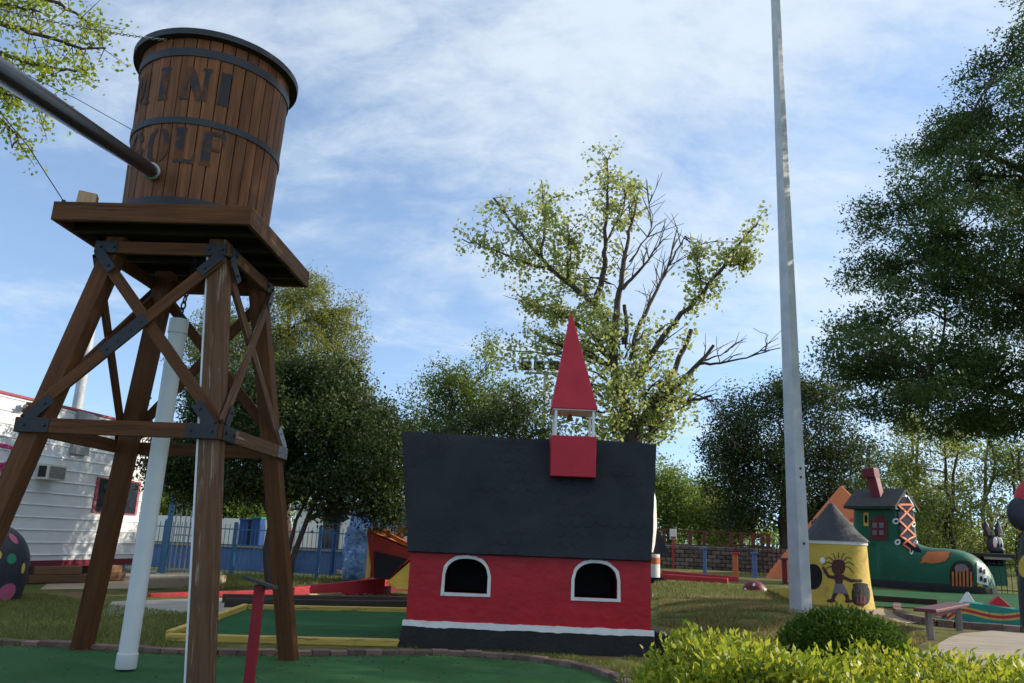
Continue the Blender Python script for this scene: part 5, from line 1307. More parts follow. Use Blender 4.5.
# trees just behind the church, left
Y = 25.; b = gnd(445, 575, Y)
tree('broadleaf_tree', 'leafy green tree with pale upper tips above the left end of the church roof', b, [stem(limb_path(b, at(450, 420, Y), 0, .03, 6), .18, .07)],
     [C(425, 408, Y, 26, 26, 1.2), C(450, 385, Y, 26, 24, 1.2), C(470, 398, Y, 34, 30, 1.4), C(490, 362, Y, 16, 26, .9), C(440, 440, Y, 50, 36, 1.6), C(500, 415, Y, 34, 36, 1.5), C(410, 440, Y, 20, 24, 1), C(470, 470, Y, 60, 40, 1.8)],
     .10, 30000, LF['mid'], spray=15, spread=.15, thr=-.3, f=2.3)
Y = 22.; b = gnd(500, 590, Y)
tree('dark_tree', 'low dark green tree peering over the church roof below the floodlights', b, [stem(limb_path(b, at(505, 450, Y), 0, .03, 6), .14, .06)],
     [C(480, 425, Y, 34, 20, 1.2), C(520, 415, Y, 36, 28, 1.2), C(550, 430, Y, 22, 18, 1), C(455, 440, Y, 30, 20, 1.2), C(500, 460, Y, 70, 36, 1.6)],
     .10, 16000, LF['dark'], spray=12, spread=.13, thr=-.35, f=2.6)
# the half bare poplar: limbs traced one by one, each at its own depth
Y = 20.; root = None
def q8(x, y, dy=0.): return at(430 + .454*x, 130 + .454*y, Y + dy)
def poplar():
    b = gnd(634, 600, Y); root = thing('poplar_tree', 'tall half bare pale green tree with dead dark limbs above the church', 'tree', b)
    mb = MB(); P_leaf = []
    def limb(pts, r0, r1, leaf=0., start=.0, n=0, spread=.22, twig=0, twl=.7):
        P = [q8(*p) if len(p) in (2, 3) and not isinstance(p, Vector) else p for p in pts]; Q = []
        for i in range(len(P) - 1):
            for k in range(4):
                t = k/4; Q.append(P[i].lerp(P[i+1], t) + Vector((random.uniform(-.03, .03), random.uniform(-.05, .05), random.uniform(-.03, .03)))*(1 if i + k else 0))
        Q.append(P[-1]); m = len(Q)
        mb.tube(Q, [r0 + (r1 - r0)*(i/(m-1))**.7 for i in range(m)], 8)
        for _ in range(n):
            t = start + (1 - start)*random.random(); j = min(m - 2, int(t*(m - 1))); c = Q[j].lerp(Q[j+1], random.random())
            e = c + Vector((random.gauss(0, 1), random.gauss(0, 1.1), random.gauss(.25, .8)))*leaf
            mb.tube([c, c.lerp(e, .5) + Vector((0, 0, .05)), e], [.014, .010, .005], 4)
            for s in (.5, .8, 1., 1.12): P_leaf.append(np.array(c.lerp(e, s)))
        for _ in range(twig):
            t = random.uniform(.3, 1); j = min(m - 2, int(t*(m - 1))); c = Q[j]; d = (Q[j+1] - Q[j]).normalized()
            e = c + (d*.7 + Vector((random.gauss(0, .5), random.gauss(0, .5), random.uniform(0, .6))))*twl*random.uniform(.5, 1.2)
            mm = c.lerp(e, .5) + Vector((random.gauss(0, .06), 0, .06)); mb.tube([c, mm, e], [.017, .012, .006], 4)
            e2 = mm + (e - c)*.5 + Vector((random.gauss(0, .2), random.gauss(0, .2), random.uniform(-.05, .25))); mb.tube([mm, e2], [.010, .005], 4)
    limb([b, q8(445, 700), q8(452, 660)], .28, .20)
    limb([(448, 690), (425, 600), (405, 520), (402, 470)], .17, .12)
    limb([(402, 475), (385, 420, .2), (365, 385, .3), (330, 358, .3), (270, 310, .4), (235, 270, .5), (190, 215, .6), (140, 150, .8)], .13, .03, .40, .25, 46)
    limb([(270, 310, .4), (200, 290, .2), (130, 260, 0), (70, 240, -.2)], .05, .015, .38, .15, 28)
    limb([(245, 280, .4), (255, 200, .6), (245, 110, .9)], .05, .015, .32, .1, 26)
    limb([(300, 335, .3), (310, 270, -.3), (300, 200, -.5)], .04, .015, .36, .1, 22)
    limb([(365, 385, .3), (385, 300, .0), (385, 240, -.2), (392, 150, -.4), (390, 65, -.5)], .10, .02, .28, .15, 32)
    limb([(385, 250), (420, 190, .3), (438, 120, .5)], .035, .012, .2, .3, 18, twig=6)
    limb([(402, 475), (415, 380, -.2), (424, 300, -.3), (440, 220, -.2), (455, 160, 0)], .12, .02, .2, .9, 4, twig=16)
    limb([(424, 350, -.3), (470, 300, -.5), (515, 240, -.6)], .06, .015, twig=12)
    limb([(440, 290, -.2), (490, 215, .2), (478, 110, .4)], .03, .008, twig=12, twl=.6)
    limb([(430, 470), (432, 420, .3), (428, 385, .4)], .07, .05)
    limb([(445, 500), (455, 440, .5), (490, 370, .8), (525, 300, 1.), (545, 215, 1.1)], .09, .015, twig=18, twl=.9)
    limb([(525, 300, 1.), (560, 235, .8), (590, 260, .7)], .03, .008, twig=8)
    limb([(450, 560), (490, 490, -.3), (555, 405, -.5), (600, 360, -.6), (650, 295, -.7), (690, 240, -.8), (722, 205, -.8)], .11, .018, .26, .36, 28)
    limb([(600, 360, -.6), (590, 310, -.9), (580, 270, -1)], .03, .01, .2, .2, 12, twig=4)
    limb([(650, 295, -.7), (690, 300, -.9), (700, 260, -1.)], .025, .01, .2, .2, 14)
    limb([(490, 600), (520, 560, .4), (542, 520, .5), (575, 440, .6)], .10, .06)
    limb([(455, 650), (500, 605, .2), (545, 562, .2), (592, 512, .3), (625, 474, .3)], .15, .04, twig=3)
    limb([(592, 515, .3), (640, 512, .1), (700, 500, 0), (772, 480, -.2)], .045, .012, twig=6, twl=.6)
    limb([(600, 508, .3), (640, 495, .4), (668, 478, .5)], .03, .008, twig=2)
    limb([(740, 490, -.1), (742, 450, 0), (712, 436, 0)], .014, .006)
    limb([(520, 600, .2), (570, 598, 0), (620, 585, -.1)], .08, .03, twig=4)
    limb([(560, 575, .1), (610, 590, .2), (640, 620, .4), (660, 700, .5)], .03, .008, twig=5, twl=.5)
    limb([(410, 520), (350, 450, .5), (290, 405, .8), (240, 400, .9), (195, 365, 1.)], .09, .012, .22, .35, 36, twig=6)
    limb([(400, 520), (330, 490, -.3), (275, 472, -.6), (230, 445, -.7)], .08, .03, .2, .3, 16, twig=3)
    # leafy lower mass
    L2 = []
    for (x, y, rx, ry, w) in ((340, 480, 60, 50, 1.0), (390, 450, 45, 60, 1.), (400, 560, 75, 70, 1.3), (470, 520, 60, 55, 1.), (500, 590, 55, 60, 1.), (420, 640, 80, 45, 1.2), (545, 560, 45, 45, .6), (350, 420, 40, 40, .6), (310, 310, 40, 40, .5), (250, 520, 70, 60, .8), (180, 480, 60, 50, .5), (300, 600, 80, 60, 1.), (540, 460, 40, 35, .35), (480, 440, 40, 40, .5), (520, 640, 40, 35, .6), (440, 600, 60, 60, 1.2), (460, 670, 70, 45, 1.3), (380, 670, 60, 45, 1.), (560, 620, 40, 40, .5), (430, 560, 40, 40, .8)):
        k = .454*Y/FOC; n = int(105*w); p = in_ellipsoid(q8(x, y, random.uniform(-.6, .8)), (rx*k, 1.5, ry*k), n, .5); p = p[gate(p, 2.4, x*.1, -.35)]; L2.append(p)
        for _ in range(int(10*w)):
            e = Vector(p[random.randrange(len(p))]); c = q8(430 + random.uniform(-20, 20), y + random.uniform(20, 90)); c = c.lerp(e, random.uniform(.3, .6)); mb.tube(limb_path(c, e, .03, .1, 4), [.03, .024, .018, .012, .006], 5)
    S = np.concatenate([np.array(P_leaf)] + L2); P = np.repeat(S, 7, axis=0) + RNG.normal(size=(len(S)*7, 3))*.105
    mb.build('trunk', M['bark'], root, smooth=True)
    np_mesh('crown', leaf_quads(P, .115, .75, .1, .35), 4, LF['poplar'], root)
poplar()
# dark round tree right of centre
Y = 40.; b = gnd(785, 570, Y)
tree('dark_tree', 'big dark rounded tree behind the orange pyramid and the pole', b, [stem(limb_path(b, at(785, 480, Y), 0, .03, 6), .35, .15)],
     [C(745, 415, Y, 32, 24, 2), C(790, 400, Y, 40, 28, 2.2), C(832, 405, Y, 34, 28, 2), C(760, 455, Y, 48, 36, 2.6), C(815, 455, Y, 52, 36, 2.6), C(730, 475, Y, 30, 34, 2), C(785, 500, Y, 60, 30, 2.6), C(850, 470, Y, 30, 36, 2), C(730, 445, Y, 26, 22, 1.6), C(835, 515, Y, 34, 30, 2), C(745, 515, Y, 24, 24, 1.6), C(780, 388, Y, 26, 14, 1.4)],
     .16, 60000, LF['dark'], spray=16, spread=.26, thr=-.5, f=1.5)
# pale green trees in the gap right of the church
for (u, v, ru, rv, Yq, m, lb) in ((668, 500, 34, 34, 50., 'far', 'light green tree in the gap just right of the church, nearest to it'), (700, 505, 26, 30, 53., 'far', 'light green tree between the church gap and the dark rounded tree'), (728, 520, 22, 26, 49., 'wood', 'yellow green small tree tucked against the dark rounded tree'), (640, 490, 36, 40, 56., 'wood', 'pale green tree mostly hidden behind the red church')):
    b = gnd(u, 565, Yq)
    tree('background_tree', lb, b, [stem(limb_path(b, at(u, v - 5, Yq), 0, .03, 6), .2, .08)], [C(u, v, Yq, ru, rv*.7, 1.8), C(u - ru*.4, v - rv*.35, Yq, ru*.5, rv*.5, 1.4), C(u + ru*.45, v - rv*.2, Yq, ru*.5, rv*.5, 1.4), C(u, v + rv*.7, Yq, ru*.9, rv*.5, 1.6), C(u + ru*.1, v - rv*.7, Yq, ru*.35, rv*.35, 1)], .20, 10000, LF[m], spray=11, spread=.30, thr=-.35, f=1.4, group='pale trees behind the block wall')
# woodland behind the shoe house
wl = [(868, 500, 44., 40, 60, 'loose leafed tree rising behind the orange pyramid tip'), (905, 470, 46., 40, 66, 'loose yellow green tree behind the shoe house chimney'), (945, 490, 45., 36, 62, 'thin trunked tree behind the gable of the shoe house'), (985, 480, 48., 40, 70, 'loose leafed tree rising behind the donkey booth'), (1020, 500, 44., 40, 60, 'loose green tree behind the dark statue'), (925, 520, 50., 40, 50, 'low yellow green tree behind the boot instep'), (1060, 470, 47., 46, 76, 'yellow green tree cut by the right edge of the view'), (965, 530, 52., 46, 40, 'low pale tree behind the boot toe')]
for i, (u, v, Yq, ru, rv, lb) in enumerate(wl):
    b = gnd(u, 575, Yq); sts = []
    for k in range(2):
        e = at(u + random.uniform(-16, 16), v - rv*.8, Yq + random.uniform(-1, 1)); sts.append(stem(limb_path(b + Vector((k*.5, 0, 0)), e, 0, .035, 8), .17, .05))
    cl = [C(u + random.uniform(-ru, ru)*.8, v + random.uniform(-rv, rv)*.85, Yq + random.uniform(-1.5, 1.5), random.uniform(13, 24), random.uniform(9, 17), 1.3) for _ in range(15)] + [C(u, 556, Yq, ru, 16, 1.5)]
    tree('woodland_tree', lb, b, sts, cl, .18, 9500, LF['wood'] if i % 3 else LF['far'], group='loose woodland behind the shoe house', spray=9, spread=.34, thr=-.2, f=1.7, twigs=3, bark='bark_pale' if i % 2 else 'bark')
# bright bushes beyond the pool
for (u, v, ru, rv, Yq, lb) in ((225, 500, 30, 18, 40., 'bright green bush beyond the white wall, left of the bins'), (265, 502, 30, 16, 41., 'bright green bush beyond the white wall, above the bins'), (180, 505, 26, 20, 40., 'bright green bush beyond the white wall, behind the tall gate')):
    b = gnd(u, 545, Yq)
    tree('bush', lb, b, [stem([b, at(u, 520, Yq)], .1, .05)], [C(u, v, Yq, ru, rv, 1.5), C(u - 12, v - 8, Yq, ru*.5, rv*.6, 1), C(u + 14, v - 5, Yq, ru*.5, rv*.6, 1), C(u, v + 18, Yq, ru, rv, 1.4)], .2, 5000, LF['mid'], spray=11, spread=.26, cat='bush', group='bushes beyond the pool', thr=-.5)
# big oak at the right, boughs in flat layers
Y = 16.; b = gnd(1125, 610, Y)
oc = [(1012, 55, 32, 30, -1), (985, 108, 40, 22, 0), (1030, 120, 50, 36, -1.5), (935, 150, 36, 22, 1), (975, 178, 52, 26, 0), (1030, 190, 50, 36, 1.5), (905, 213, 46, 20, 0), (960, 232, 56, 24, -1.5), (1020, 262, 60, 36, 0), (895, 268, 50, 18, 1), (950, 290, 60, 22, -.5), (1010, 320, 56, 26, 1.2), (880, 322, 40, 15, 0), (870, 352, 42, 16, -1), (930, 362, 56, 22, .5), (1000, 378, 56, 24, -1), (860, 378, 34, 13, 1), (905, 402, 50, 15, -.6), (970, 420, 56, 18, .4), (1030, 415, 44, 20, -.8), (935, 385, 40, 14, 2),
      (1085, 60, 60, 50, 0), (1150, 40, 70, 60, 1), (1085, 170, 60, 50, 1), (1160, 160, 70, 60, -1), (1090, 280, 60, 46, -1), (1165, 270, 76, 60, 1), (1090, 370, 60, 34, 1), (1170, 370, 80, 46, -1), (1240, 90, 60, 60, 0), (1250, 220, 70, 70, 0), (1250, 340, 70, 50, 1), (1060, -40, 50, 50, 0), (1130, -90, 70, 60, 0), (1210, -40, 60, 60, 1), (1140, -190, 60, 60, 0), (1300, 280, 50, 60, 0), (1085, -120, 40, 50, .5), (1240, 60, 70, 60, -4), (1230, 200, 70, 60, -4), (1240, 320, 60, 50, -4), (1330, 100, 70, 70, -6), (1340, 250, 70, 60, -6), (1180, -60, 60, 60, -3.5), (1300, -40, 60, 60, -5)]
tree('oak_tree', 'huge dark green tree with layered boughs filling the right edge of the sky', b, [stem(limb_path(b, at(1125, -80, Y), 0, .015, 10), .42, .12), stem(limb_path(at(1125, 420, Y), at(930, 380, Y), 0, .04, 6), .14, .05), stem(limb_path(at(1125, 330, Y), at(930, 255, Y), 0, .04, 6), .14, .05), stem(limb_path(at(1125, 220, Y), at(960, 140, Y), 0, .04, 6), .12, .04)],
     [(at(u, v, Y + d), (ru*.0207, 1.55, rv*.0207), (1.35 if u < 1050 else .75)) for u, v, ru, rv, d in oc],
     .092, 270000, LF['oak'], spray=22, spread=.145, thr=-.30, f=2.2, wid=.42, flat=.55, twigs=9)
# unseen shade tree added right of the view: it keeps the tower and the church out of the low sun
b = Vector((14., 7.8, height(14., 7.8) - .05))
tree('shade_tree', 'large dark green unseen shade tree added outside the view right of the hedge', b, [stem(limb_path(b, (14.2, 7.9, 12.), 0, .02, 8), .38, .12)],
     [((14. + dx, 7.9 + dy, z + 1.3), (2.0, 2.0, 1.5)) for dx, dy, z in ((0, 0, 7.6), (-1.8, 2.2, 8.2), (1.6, 2.6, 8.4), (-1.6, -1.6, 9.2), (1.8, -1.8, 9.4), (0, 3.2, 9.6), (-2., .6, 10.6), (1.8, .6, 10.8), (0, -2.4, 11.6), (-.6, -3.0, 9.0), (.8, -3.2, 9.6), (0, 2., 12.), (-1., -1., 13.4), (1.2, .8, 13.8), (0, -1.8, 14.4), (-.4, 4., 7.8), (0, -.3, 15.2))],
     .17, 60000, LF['oak'], spray=14, spread=.28, thr=-.8, f=1.6, wid=.5)
# near tree at the top left: branch ends hang into the view
def near_tree():
    Y = 9.0; b = Vector((-9.6, 9.6, 0)); root = thing('maple_tree', 'tree with sunlit yellow green leaves hanging into the top left corner', 'tree', b)
    mb = MB(); S = []
    fork = Vector((-9.2, 9.4, 5.0)); mb.tube(limb_path(b, fork, 0, .02, 6), [.26, .24, .22, .2, .18, .16, .15], 10)
    def br(pts, r0, n, sp=.20, start=.25):
        P = [fork] + [at(u, v, Y + d) for u, v, d in pts]; Q = []
        for i in range(len(P) - 1):
            for k in range(4): Q.append(P[i].lerp(P[i+1], k/4) + Vector([random.uniform(-.02, .02) for _ in range(3)]))
        Q.append(P[-1]); m = len(Q); mb.tube(Q, [r0*(1 - .9*(i/(m-1))**.6) + .006 for i in range(m)], 7)
        for _ in range(n):
            t = start + (1 - start)*random.random(); j = min(m - 2, int(t*(m-1))); c = Q[j].lerp(Q[j+1], random.random()); e = c + Vector((random.gauss(.03, 1), random.gauss(0, 1), random.gauss(-.1, .8)))*sp
            mb.tube([c, c.lerp(e, .5), e], [.007, .005, .003], 4)
            S.extend([np.array(c.lerp(e, s)) for s in (.5, 1.)])
    br([(-60, 20, 0), (0, 22, 0), (40, 35, .2), (75, 48, .4), (106, 48, .5)], .06, 30)
    br([(-60, -10, .5), (20, -10, .5), (60, 5, .6), (90, 22, .6), (104, 40, .6)], .05, 32)
    br([(-60, 30, -.4), (-10, 50, -.4), (30, 62, -.5), (62, 70, -.4), (88, 70, -.3)], .05, 30)
    br([(-70, 60, .3), (-20, 80, .2), (20, 95, .2), (50, 108, .2), (76, 112, .2)], .045, 30)
    br([(-70, 90, 0), (-30, 100, 0), (0, 120, .1), (18, 138, .2), (12, 148, .2)], .04, 24)
    br([(-70, -30, .2), (-10, -35, .2), (40, -25, .2), (60, -18, .2)], .05, 26)
    br([(-80, -10, -.8), (-30, 0, -.8), (10, 5, -.9), (40, 12, -.9)], .05, 45)
    br([(-80, 60, -.6), (-40, 70, -.6), (-5, 92, -.6), (30, 100, -.4)], .04, 36)
    # rest of the crown, out of the picture to the left
    for c in ((-9.8, 9.6, 7.2), (-10.8, 8.4, 6.2), (-10.4, 11.2, 6.4), (-9.6, 9.2, 8.6), (-8.9, 10.8, 7.6)):
        mb.tube(limb_path(fork, c, .03, .05, 4), [.1, .07, .05, .03, .02], 6); S.extend(list(in_ellipsoid(c, (1.1, 1.1, .9), 130, .5)))
    S = np.array(S); P = np.repeat(S, 9, axis=0) + RNG.normal(size=(len(S)*9, 3))*.062
    mb.build('trunk', M['bark'], root, smooth=True); np_mesh('crown', leaf_quads(P, .064, .66, .1, .3), 4, LF['fresh'], root)
near_tree()
# far woods closing the horizon
def far_woods():
    n = 2600; X = RNG.uniform(-75, 85, n); Yp = RNG.uniform(66, 80, n); top = 3.4 + 1.2*np.sin(X*.23) + .8*np.sin(X*.61 + 1); Z = .4 + RNG.uniform(0, 1, n)**.8*top
    P = np.repeat(np.stack([X, Yp, Z], 1), 12, axis=0) + RNG.normal(size=(n*12, 3))*.55
    o = np_mesh('far_woods', leaf_quads(P, .5, .6, .2), 4, LF['far']); tag(o, 'distant strip of green woods along the horizon', kind='stuff')
far_woods()

# ================================================================== HEDGE AND SHRUB
def hedge():
    root = thing('hedge', 'clipped hedge with bright yellow green new leaves across the bottom right corner', 'hedge', (2.6, 4.6, 0))
    mb = MB(); B = []; D = []
    n = 8600
    X = RNG.uniform(.66, 4.6, n); Yv = 4.15 + RNG.uniform(0, 1, n)*1.25
    e = np.clip((X - .64)/.45, 0, 1)**.5; ed = 1 - .35*np.abs((Yv - 4.75)/.62)**4
    top = ((.69 - .075*np.clip((X - 1.5)/1.2, 0, 1)) + .035*np.sin(X*2.3 + .5) + .03*np.sin(X*5.1 + Yv*3))*e*ed
    f = RNG.uniform(0, 1, n)**.45; Z = top*(.45 + .55*f)
    # front face sprigs
    k = RNG.uniform(0, 1, n) < .25; Yv[k] = 4.12 + RNG.uniform(0, .1, k.sum())
    P0 = np.stack([X, Yv, Z], 1)
    up = np.stack([RNG.normal(0, .35, n), RNG.normal(-.05, .35, n), np.ones(n)], 1); up /= np.linalg.norm(up, axis=1)[:, None]
    L = RNG.uniform(.06, .15, n); L[f > .9] *= 1.25
    PP = []; DD = []
    for i in range(n):
        m = 6
        for q in range(m):
            t = (q + .6)/m; a = q*2.4 + i; s = Vector((math.cos(a), math.sin(a), 0))
            PP.append(P0[i] + up[i]*L[i]*t); DD.append(np.array(s)*(1.1 - .55*t) + up[i]*(.35 + .75*t))
        if i % 3 == 0: mb.tube([P0[i] - up[i]*.15, P0[i] + up[i]*L[i]], [.004, .002], 4)
    P = np.array(PP); d = np.array(DD); d /= np.linalg.norm(d, axis=1)[:, None]
    for x in np.arange(1.0, 4.6, .35): mb.tube(limb_path((x, 4.75, -.02), (x + .05, 4.7, .5), 0, .08, 4), [.025, .02, .016, .012, .008], 6)
    mb.build('stem', M['bark'], root)
    np_mesh('foliage', leaf_quads(P, .050, .5, .25, None, d, .26), 4, LF['hedge'], root)
    # inner darker leaves
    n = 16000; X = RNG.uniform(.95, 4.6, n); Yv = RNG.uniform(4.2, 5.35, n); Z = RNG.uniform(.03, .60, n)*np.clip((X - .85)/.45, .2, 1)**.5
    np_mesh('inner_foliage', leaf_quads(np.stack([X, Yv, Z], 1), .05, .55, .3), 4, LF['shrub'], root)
hedge()
def shrub():
    Yg = 8.7; c = at(843, 640, Yg); zt = at(843, 612, Yg).z; gz_ = height(c.x, Yg); c.z = gz_
    root = thing('shrub', 'low rounded dark green shrub just behind the hedge', 'shrub', c)
    hw = 59*Yg/FOC; hh = zt - gz_
    S = in_ellipsoid((c.x, Yg, gz_ + hh*.42), (hw*.97, .62, hh*.58), 5200, .3); S = S[S[:, 2] > gz_ + .01]
    d = S - np.array([c.x, Yg, gz_ + hh*.2]); d /= np.linalg.norm(d, axis=1)[:, None]; d[:, 2] += .5
    P = np.repeat(S, 7, axis=0) + RNG.normal(size=(len(S)*7, 3))*.03
    mb = MB()
    for a in range(9): mb.tube(limb_path((c.x, Yg, gz_ - .02), (c.x + hw*.7*math.cos(a*.7), Yg + .4*math.sin(a*.7), gz_ + hh*.7), 0, .06, 4), [.02, .016, .012, .008, .005], 5)
    mb.build('stem', M['bark'], root); np_mesh('foliage', leaf_quads(P, .045, .5, .3, None, np.repeat(d, 7, axis=0), .6), 4, LF['shrub'], root)
shrub()

# ================================================================== GRASS
def in_poly(P, poly):
    x, y = P[:, 0], P[:, 1]; c = np.zeros(len(P), bool); n = len(poly)
    for i in range(n):
        (x1, y1), (x2, y2) = poly[i], poly[(i+1) % n]
        with np.errstate(divide='ignore', invalid='ignore'):
            k = ((y1 > y) != (y2 > y)) & (x < (x2 - x1)*(y - y1)/(y2 - y1 + 1e-12) + x1)
        c ^= k
    return c
def grass(name, label, poly, n, h, m, clump=1., thr=-9.):
    xs = [p[0] for p in poly]; ys = [p[1] for p in poly]
    P = np.stack([RNG.uniform(min(xs), max(xs), n*2), RNG.uniform(min(ys), max(ys), n*2), np.zeros(n*2)], 1)
    P = P[in_poly(P, poly)]
    g = np.sin(P[:, 0]*3.1 + 1)*np.sin(P[:, 1]*2.7) + .6*np.sin(P[:, 0]*7.3 + P[:, 1]*5.9)
    P = P[g > thr][:n]
    P[:, 2] = [height(x, y) for x, y in P[:, :2]]
    k = len(P); d = RNG.normal(0, .45, (k, 3)); d[:, 2] = 1; d /= np.linalg.norm(d, axis=1)[:, None]
    L = (h*RNG.uniform(.5, 1.3, k))[:, None]; a = RNG.uniform(0, 6.28, k); s = np.stack([np.cos(a), np.sin(a), np.zeros(k)], 1)*h*.10
    bend = RNG.normal(0, .3, (k, 3))*L; bend[:, 2] = 0
    q = np.stack([P - s, P + s, P + d*L + bend], 1).reshape(-1, 3)
    tag(np_mesh(name, q, 3, m), label, kind='stuff')
lawnL = [tuple(G(u, v).xy) for u, v in ((-60, 648), (-60, 600), (40, 594), (110, 606), (230, 618), (185, 634), (165, 650))]
grass('grass', 'short shaded lawn grass below the trailer', lawnL, 26000, .06, LF['grass'])
strip = [tuple(G(u, v).xy) for u, v in ((180, 589), (225, 590), (345, 582), (345, 576), (225, 575))]
grass('grass', 'strip of lawn before the blue fence', strip, 9000, .09, LF['grass'])
mound = [tuple(G(u, v).xy) for u, v in ((655, 650), (660, 600), (740, 598), (800, 596), (905, 625), (930, 640), (905, 652), (800, 640), (720, 648))]
grass('grass', 'lawn grass on the mound around the pole', mound, 34000, .065, LF['grass'], thr=-.6)
grass('dry_grass', 'dry straw coloured grass patches on the mound', mound, 34000, .07, LF['dry'], thr=-.25)
midl = [tuple(G(u, v).xy) for u, v in ((652, 592), (655, 582), (800, 590), (800, 597), (740, 598), (655, 600))]
grass('grass', 'farther lawn strip right of the church', midl, 16000, .09, LF['grass'])
foot = [(-1.2, 9.72), (-.9, 9.72), (.7, 9.42), (1.3, 8.7), (1.5, 7.5), (2.6, 7.5), (3.4, 10.0), (2.1, 10.05), (-1.2, 10.05)]
grass('grass', 'thin grass between the brick edging and the church', foot, 15000, .045, LF['grass'], thr=-.3)

def litter():
    n = 900; P = np.stack([RNG.uniform(-7.5, 1.4, n), RNG.uniform(6.6, 9.4, n), np.full(n, .018)], 1); P[: n//2, 1] = 8.7 + RNG.normal(0, .12, n//2) - .0*P[: n//2, 0]
    k = 700; c = [edge[i] for i in RNG.integers(8, 52, k)]; Q = np.array([(q.x + random.gauss(0, .10), q.y - abs(random.gauss(.05, .12)), .02) for q in c])
    P = np.concatenate([P[n//2:], Q]); d = RNG.normal(size=P.shape); d[:, 2] *= .15
    tag(np_mesh('leaf_litter', leaf_quads(P, .035, .42, 3., None, d, .05), 4, M['brown_plank']), 'scattered dry brown leaves on the green and along its brick edging', kind='stuff')
litter()
# ================================================================== LIGHT, SKY, CAMERA
SUN_EL, SUN_AZ = R_(25), R_(10)      # azimuth measured from +X towards +Y
sd_ = Vector((math.cos(SUN_EL)*math.cos(SUN_AZ), math.cos(SUN_EL)*math.sin(SUN_AZ), math.sin(SUN_EL)))
sl = bpy.data.lights.new('sun', 'SUN'); sl.energy = 3.4; sl.angle = R_(.5); sl.color = (1., .90, .74)
so_ = bpy.data.objects.new('sun', sl); COL.objects.link(so_); so_.rotation_euler = sd_.to_track_quat('Z', 'Y').to_euler(); so_.location = (0, 0, 30)
w = bpy.data.worlds.new('World'); scene.world = w; w.use_nodes = True; nt = w.node_tree; nt.nodes.clear(); N = nt.nodes.new; L = nt.links.new
out = N('ShaderNodeOutputWorld'); bg = N('ShaderNodeBackground'); L(bg.outputs[0], out.inputs[0]); bg.inputs[1].default_value = .15
sky = N('ShaderNodeTexSky'); sky.sky_type = 'NISHITA'; sky.sun_disc = False; sky.sun_elevation = SUN_EL; sky.sun_rotation = R_(90) - SUN_AZ; sky.air_density = 1.0; sky.dust_density = .15; sky.ozone_density = 1.5
tc = N('ShaderNodeTexCoord'); sep = N('ShaderNodeSeparateXYZ'); L(tc.outputs['Generated'], sep.inputs[0])
vadd = N('ShaderNodeVectorMath'); vadd.operation = 'ADD'; L(tc.outputs['Generated'], vadd.inputs[0]); vadd.inputs[1].default_value = (0, 0, .16); vn = N('ShaderNodeVectorMath'); vn.operation = 'NORMALIZE'; L(vadd.outputs[0], vn.inputs[0]); L(vn.outputs[0], sky.inputs['Vector'])
zc = N('ShaderNodeMath'); zc.operation = 'MAXIMUM'; L(sep.outputs[2], zc.inputs[0]); zc.inputs[1].default_value = 0.
za = N('ShaderNodeMath'); za.operation = 'ADD'; L(zc.outputs[0], za.inputs[0]); za.inputs[1].default_value = .16
def div(s):
    n = N('ShaderNodeMath'); n.operation = 'DIVIDE'; L(s, n.inputs[0]); L(za.outputs[0], n.inputs[1]); return n.outputs[0]
cb = N('ShaderNodeCombineXYZ'); L(div(sep.outputs[0]), cb.inputs[0]); L(div(sep.outputs[1]), cb.inputs[1])
mp = N('ShaderNodeMapping'); mp.inputs['Rotation'].default_value = (0, 0, R_(-28)); mp.inputs['Scale'].default_value = (.85, 1.15, 1); mp.inputs['Location'].default_value = (.6, 2.3, 0); L(cb.outputs[0], mp.inputs[0])
n1 = N('ShaderNodeTexNoise'); n1.inputs['Scale'].default_value = 1.15; n1.inputs['Detail'].default_value = 9; n1.inputs['Roughness'].default_value = .64; n1.inputs['Distortion'].default_value = .5; L(mp.outputs[0], n1.inputs['Vector'])
n2 = N('ShaderNodeTexNoise'); n2.inputs['Scale'].default_value = 6.5; n2.inputs['Detail'].default_value = 10; n2.inputs['Roughness'].default_value = .68; n2.inputs['Distortion'].default_value = .6; L(mp.outputs[0], n2.inputs['Vector'])
ad = N('ShaderNodeMath'); ad.operation = 'MULTIPLY_ADD'; L(n2.outputs['Fac'], ad.inputs[0]); ad.inputs[1].default_value = .30; L(n1.outputs['Fac'], ad.inputs[2])
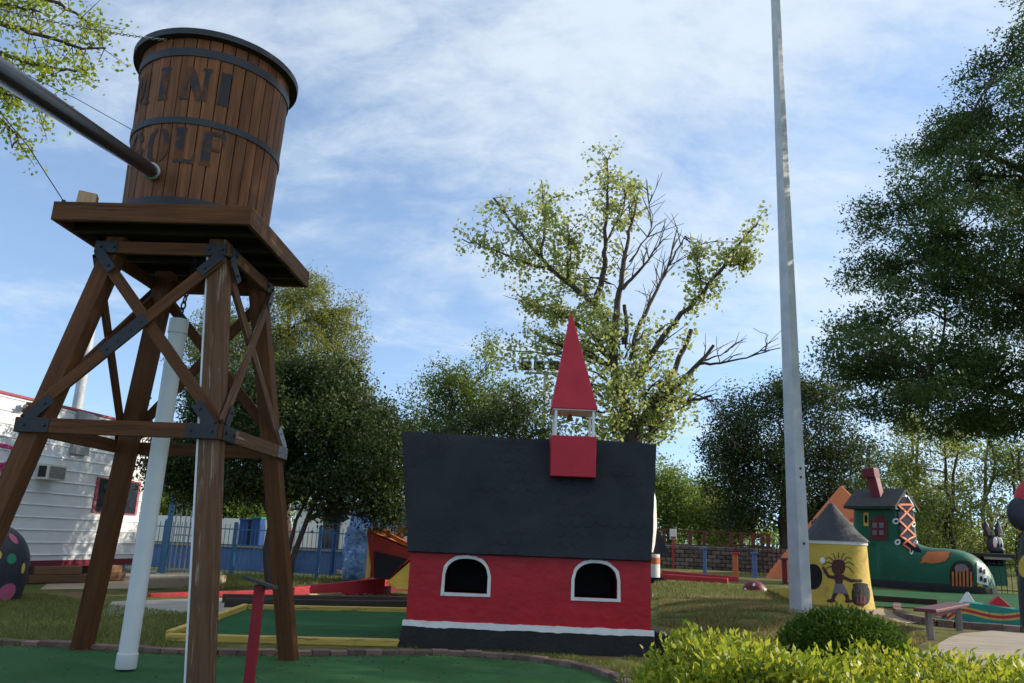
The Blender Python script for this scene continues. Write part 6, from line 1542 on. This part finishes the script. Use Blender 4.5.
bx = N('ShaderNodeMath'); bx.operation = 'MULTIPLY_ADD'; L(sep.outputs[0], bx.inputs[0]); bx.inputs[1].default_value = .16; L(ad.outputs[0], bx.inputs[2])
bz = N('ShaderNodeMath'); bz.operation = 'MULTIPLY_ADD'; L(sep.outputs[2], bz.inputs[0]); bz.inputs[1].default_value = .42; L(bx.outputs[0], bz.inputs[2])
bo_ = N('ShaderNodeMath'); bo_.operation = 'SUBTRACT'; L(bz.outputs[0], bo_.inputs[0]); bo_.inputs[1].default_value = .20
rp = N('ShaderNodeValToRGB'); rp.color_ramp.interpolation = 'EASE'; rp.color_ramp.elements[0].position = .45; rp.color_ramp.elements[1].position = .82; rp.color_ramp.elements[0].color = (.05, .05, .05, 1); rp.color_ramp.elements[1].color = (.85, .85, .85, 1); L(bo_.outputs[0], rp.inputs[0])
mx = N('ShaderNodeMix'); mx.data_type = 'RGBA'; L(rp.outputs[0], mx.inputs[0]); L(sky.outputs[0], mx.inputs[6]); mx.inputs[7].default_value = (3.1, 3.5, 3.8, 1)
L(mx.outputs[2], bg.inputs[0])
cam = bpy.data.cameras.new('camera'); co = bpy.data.objects.new('camera', cam); COL.objects.link(co)
cam.sensor_fit = 'HORIZONTAL'; cam.sensor_width = 36; cam.lens = FOC*36/1024; cam.clip_end = 1000; cam.clip_start = .05
Rt, U0, F0 = Vector((1, 0, 0)), Vector((0, -math.sin(PITCH), math.cos(PITCH))), Vector((0, math.cos(PITCH), math.sin(PITCH)))
cr_, sr_ = math.cos(ROLL), math.sin(ROLL)
Rx = Rt*cr_ + U0*sr_; Ux = U0*cr_ - Rt*sr_
co.matrix_world = Matrix(((Rx.x, Ux.x, -F0.x, 0), (Rx.y, Ux.y, -F0.y, 0), (Rx.z, Ux.z, -F0.z, EYE), (0, 0, 0, 1)))
scene.camera = co
scene.view_settings.view_transform = 'Standard'; scene.view_settings.look = 'None'; scene.view_settings.exposure = 0.85; scene.view_settings.gamma = 1
scene.cycles.max_bounces = 6; scene.cycles.diffuse_bounces = 3; scene.cycles.transparent_max_bounces = 4
scene.cycles.use_denoising = True
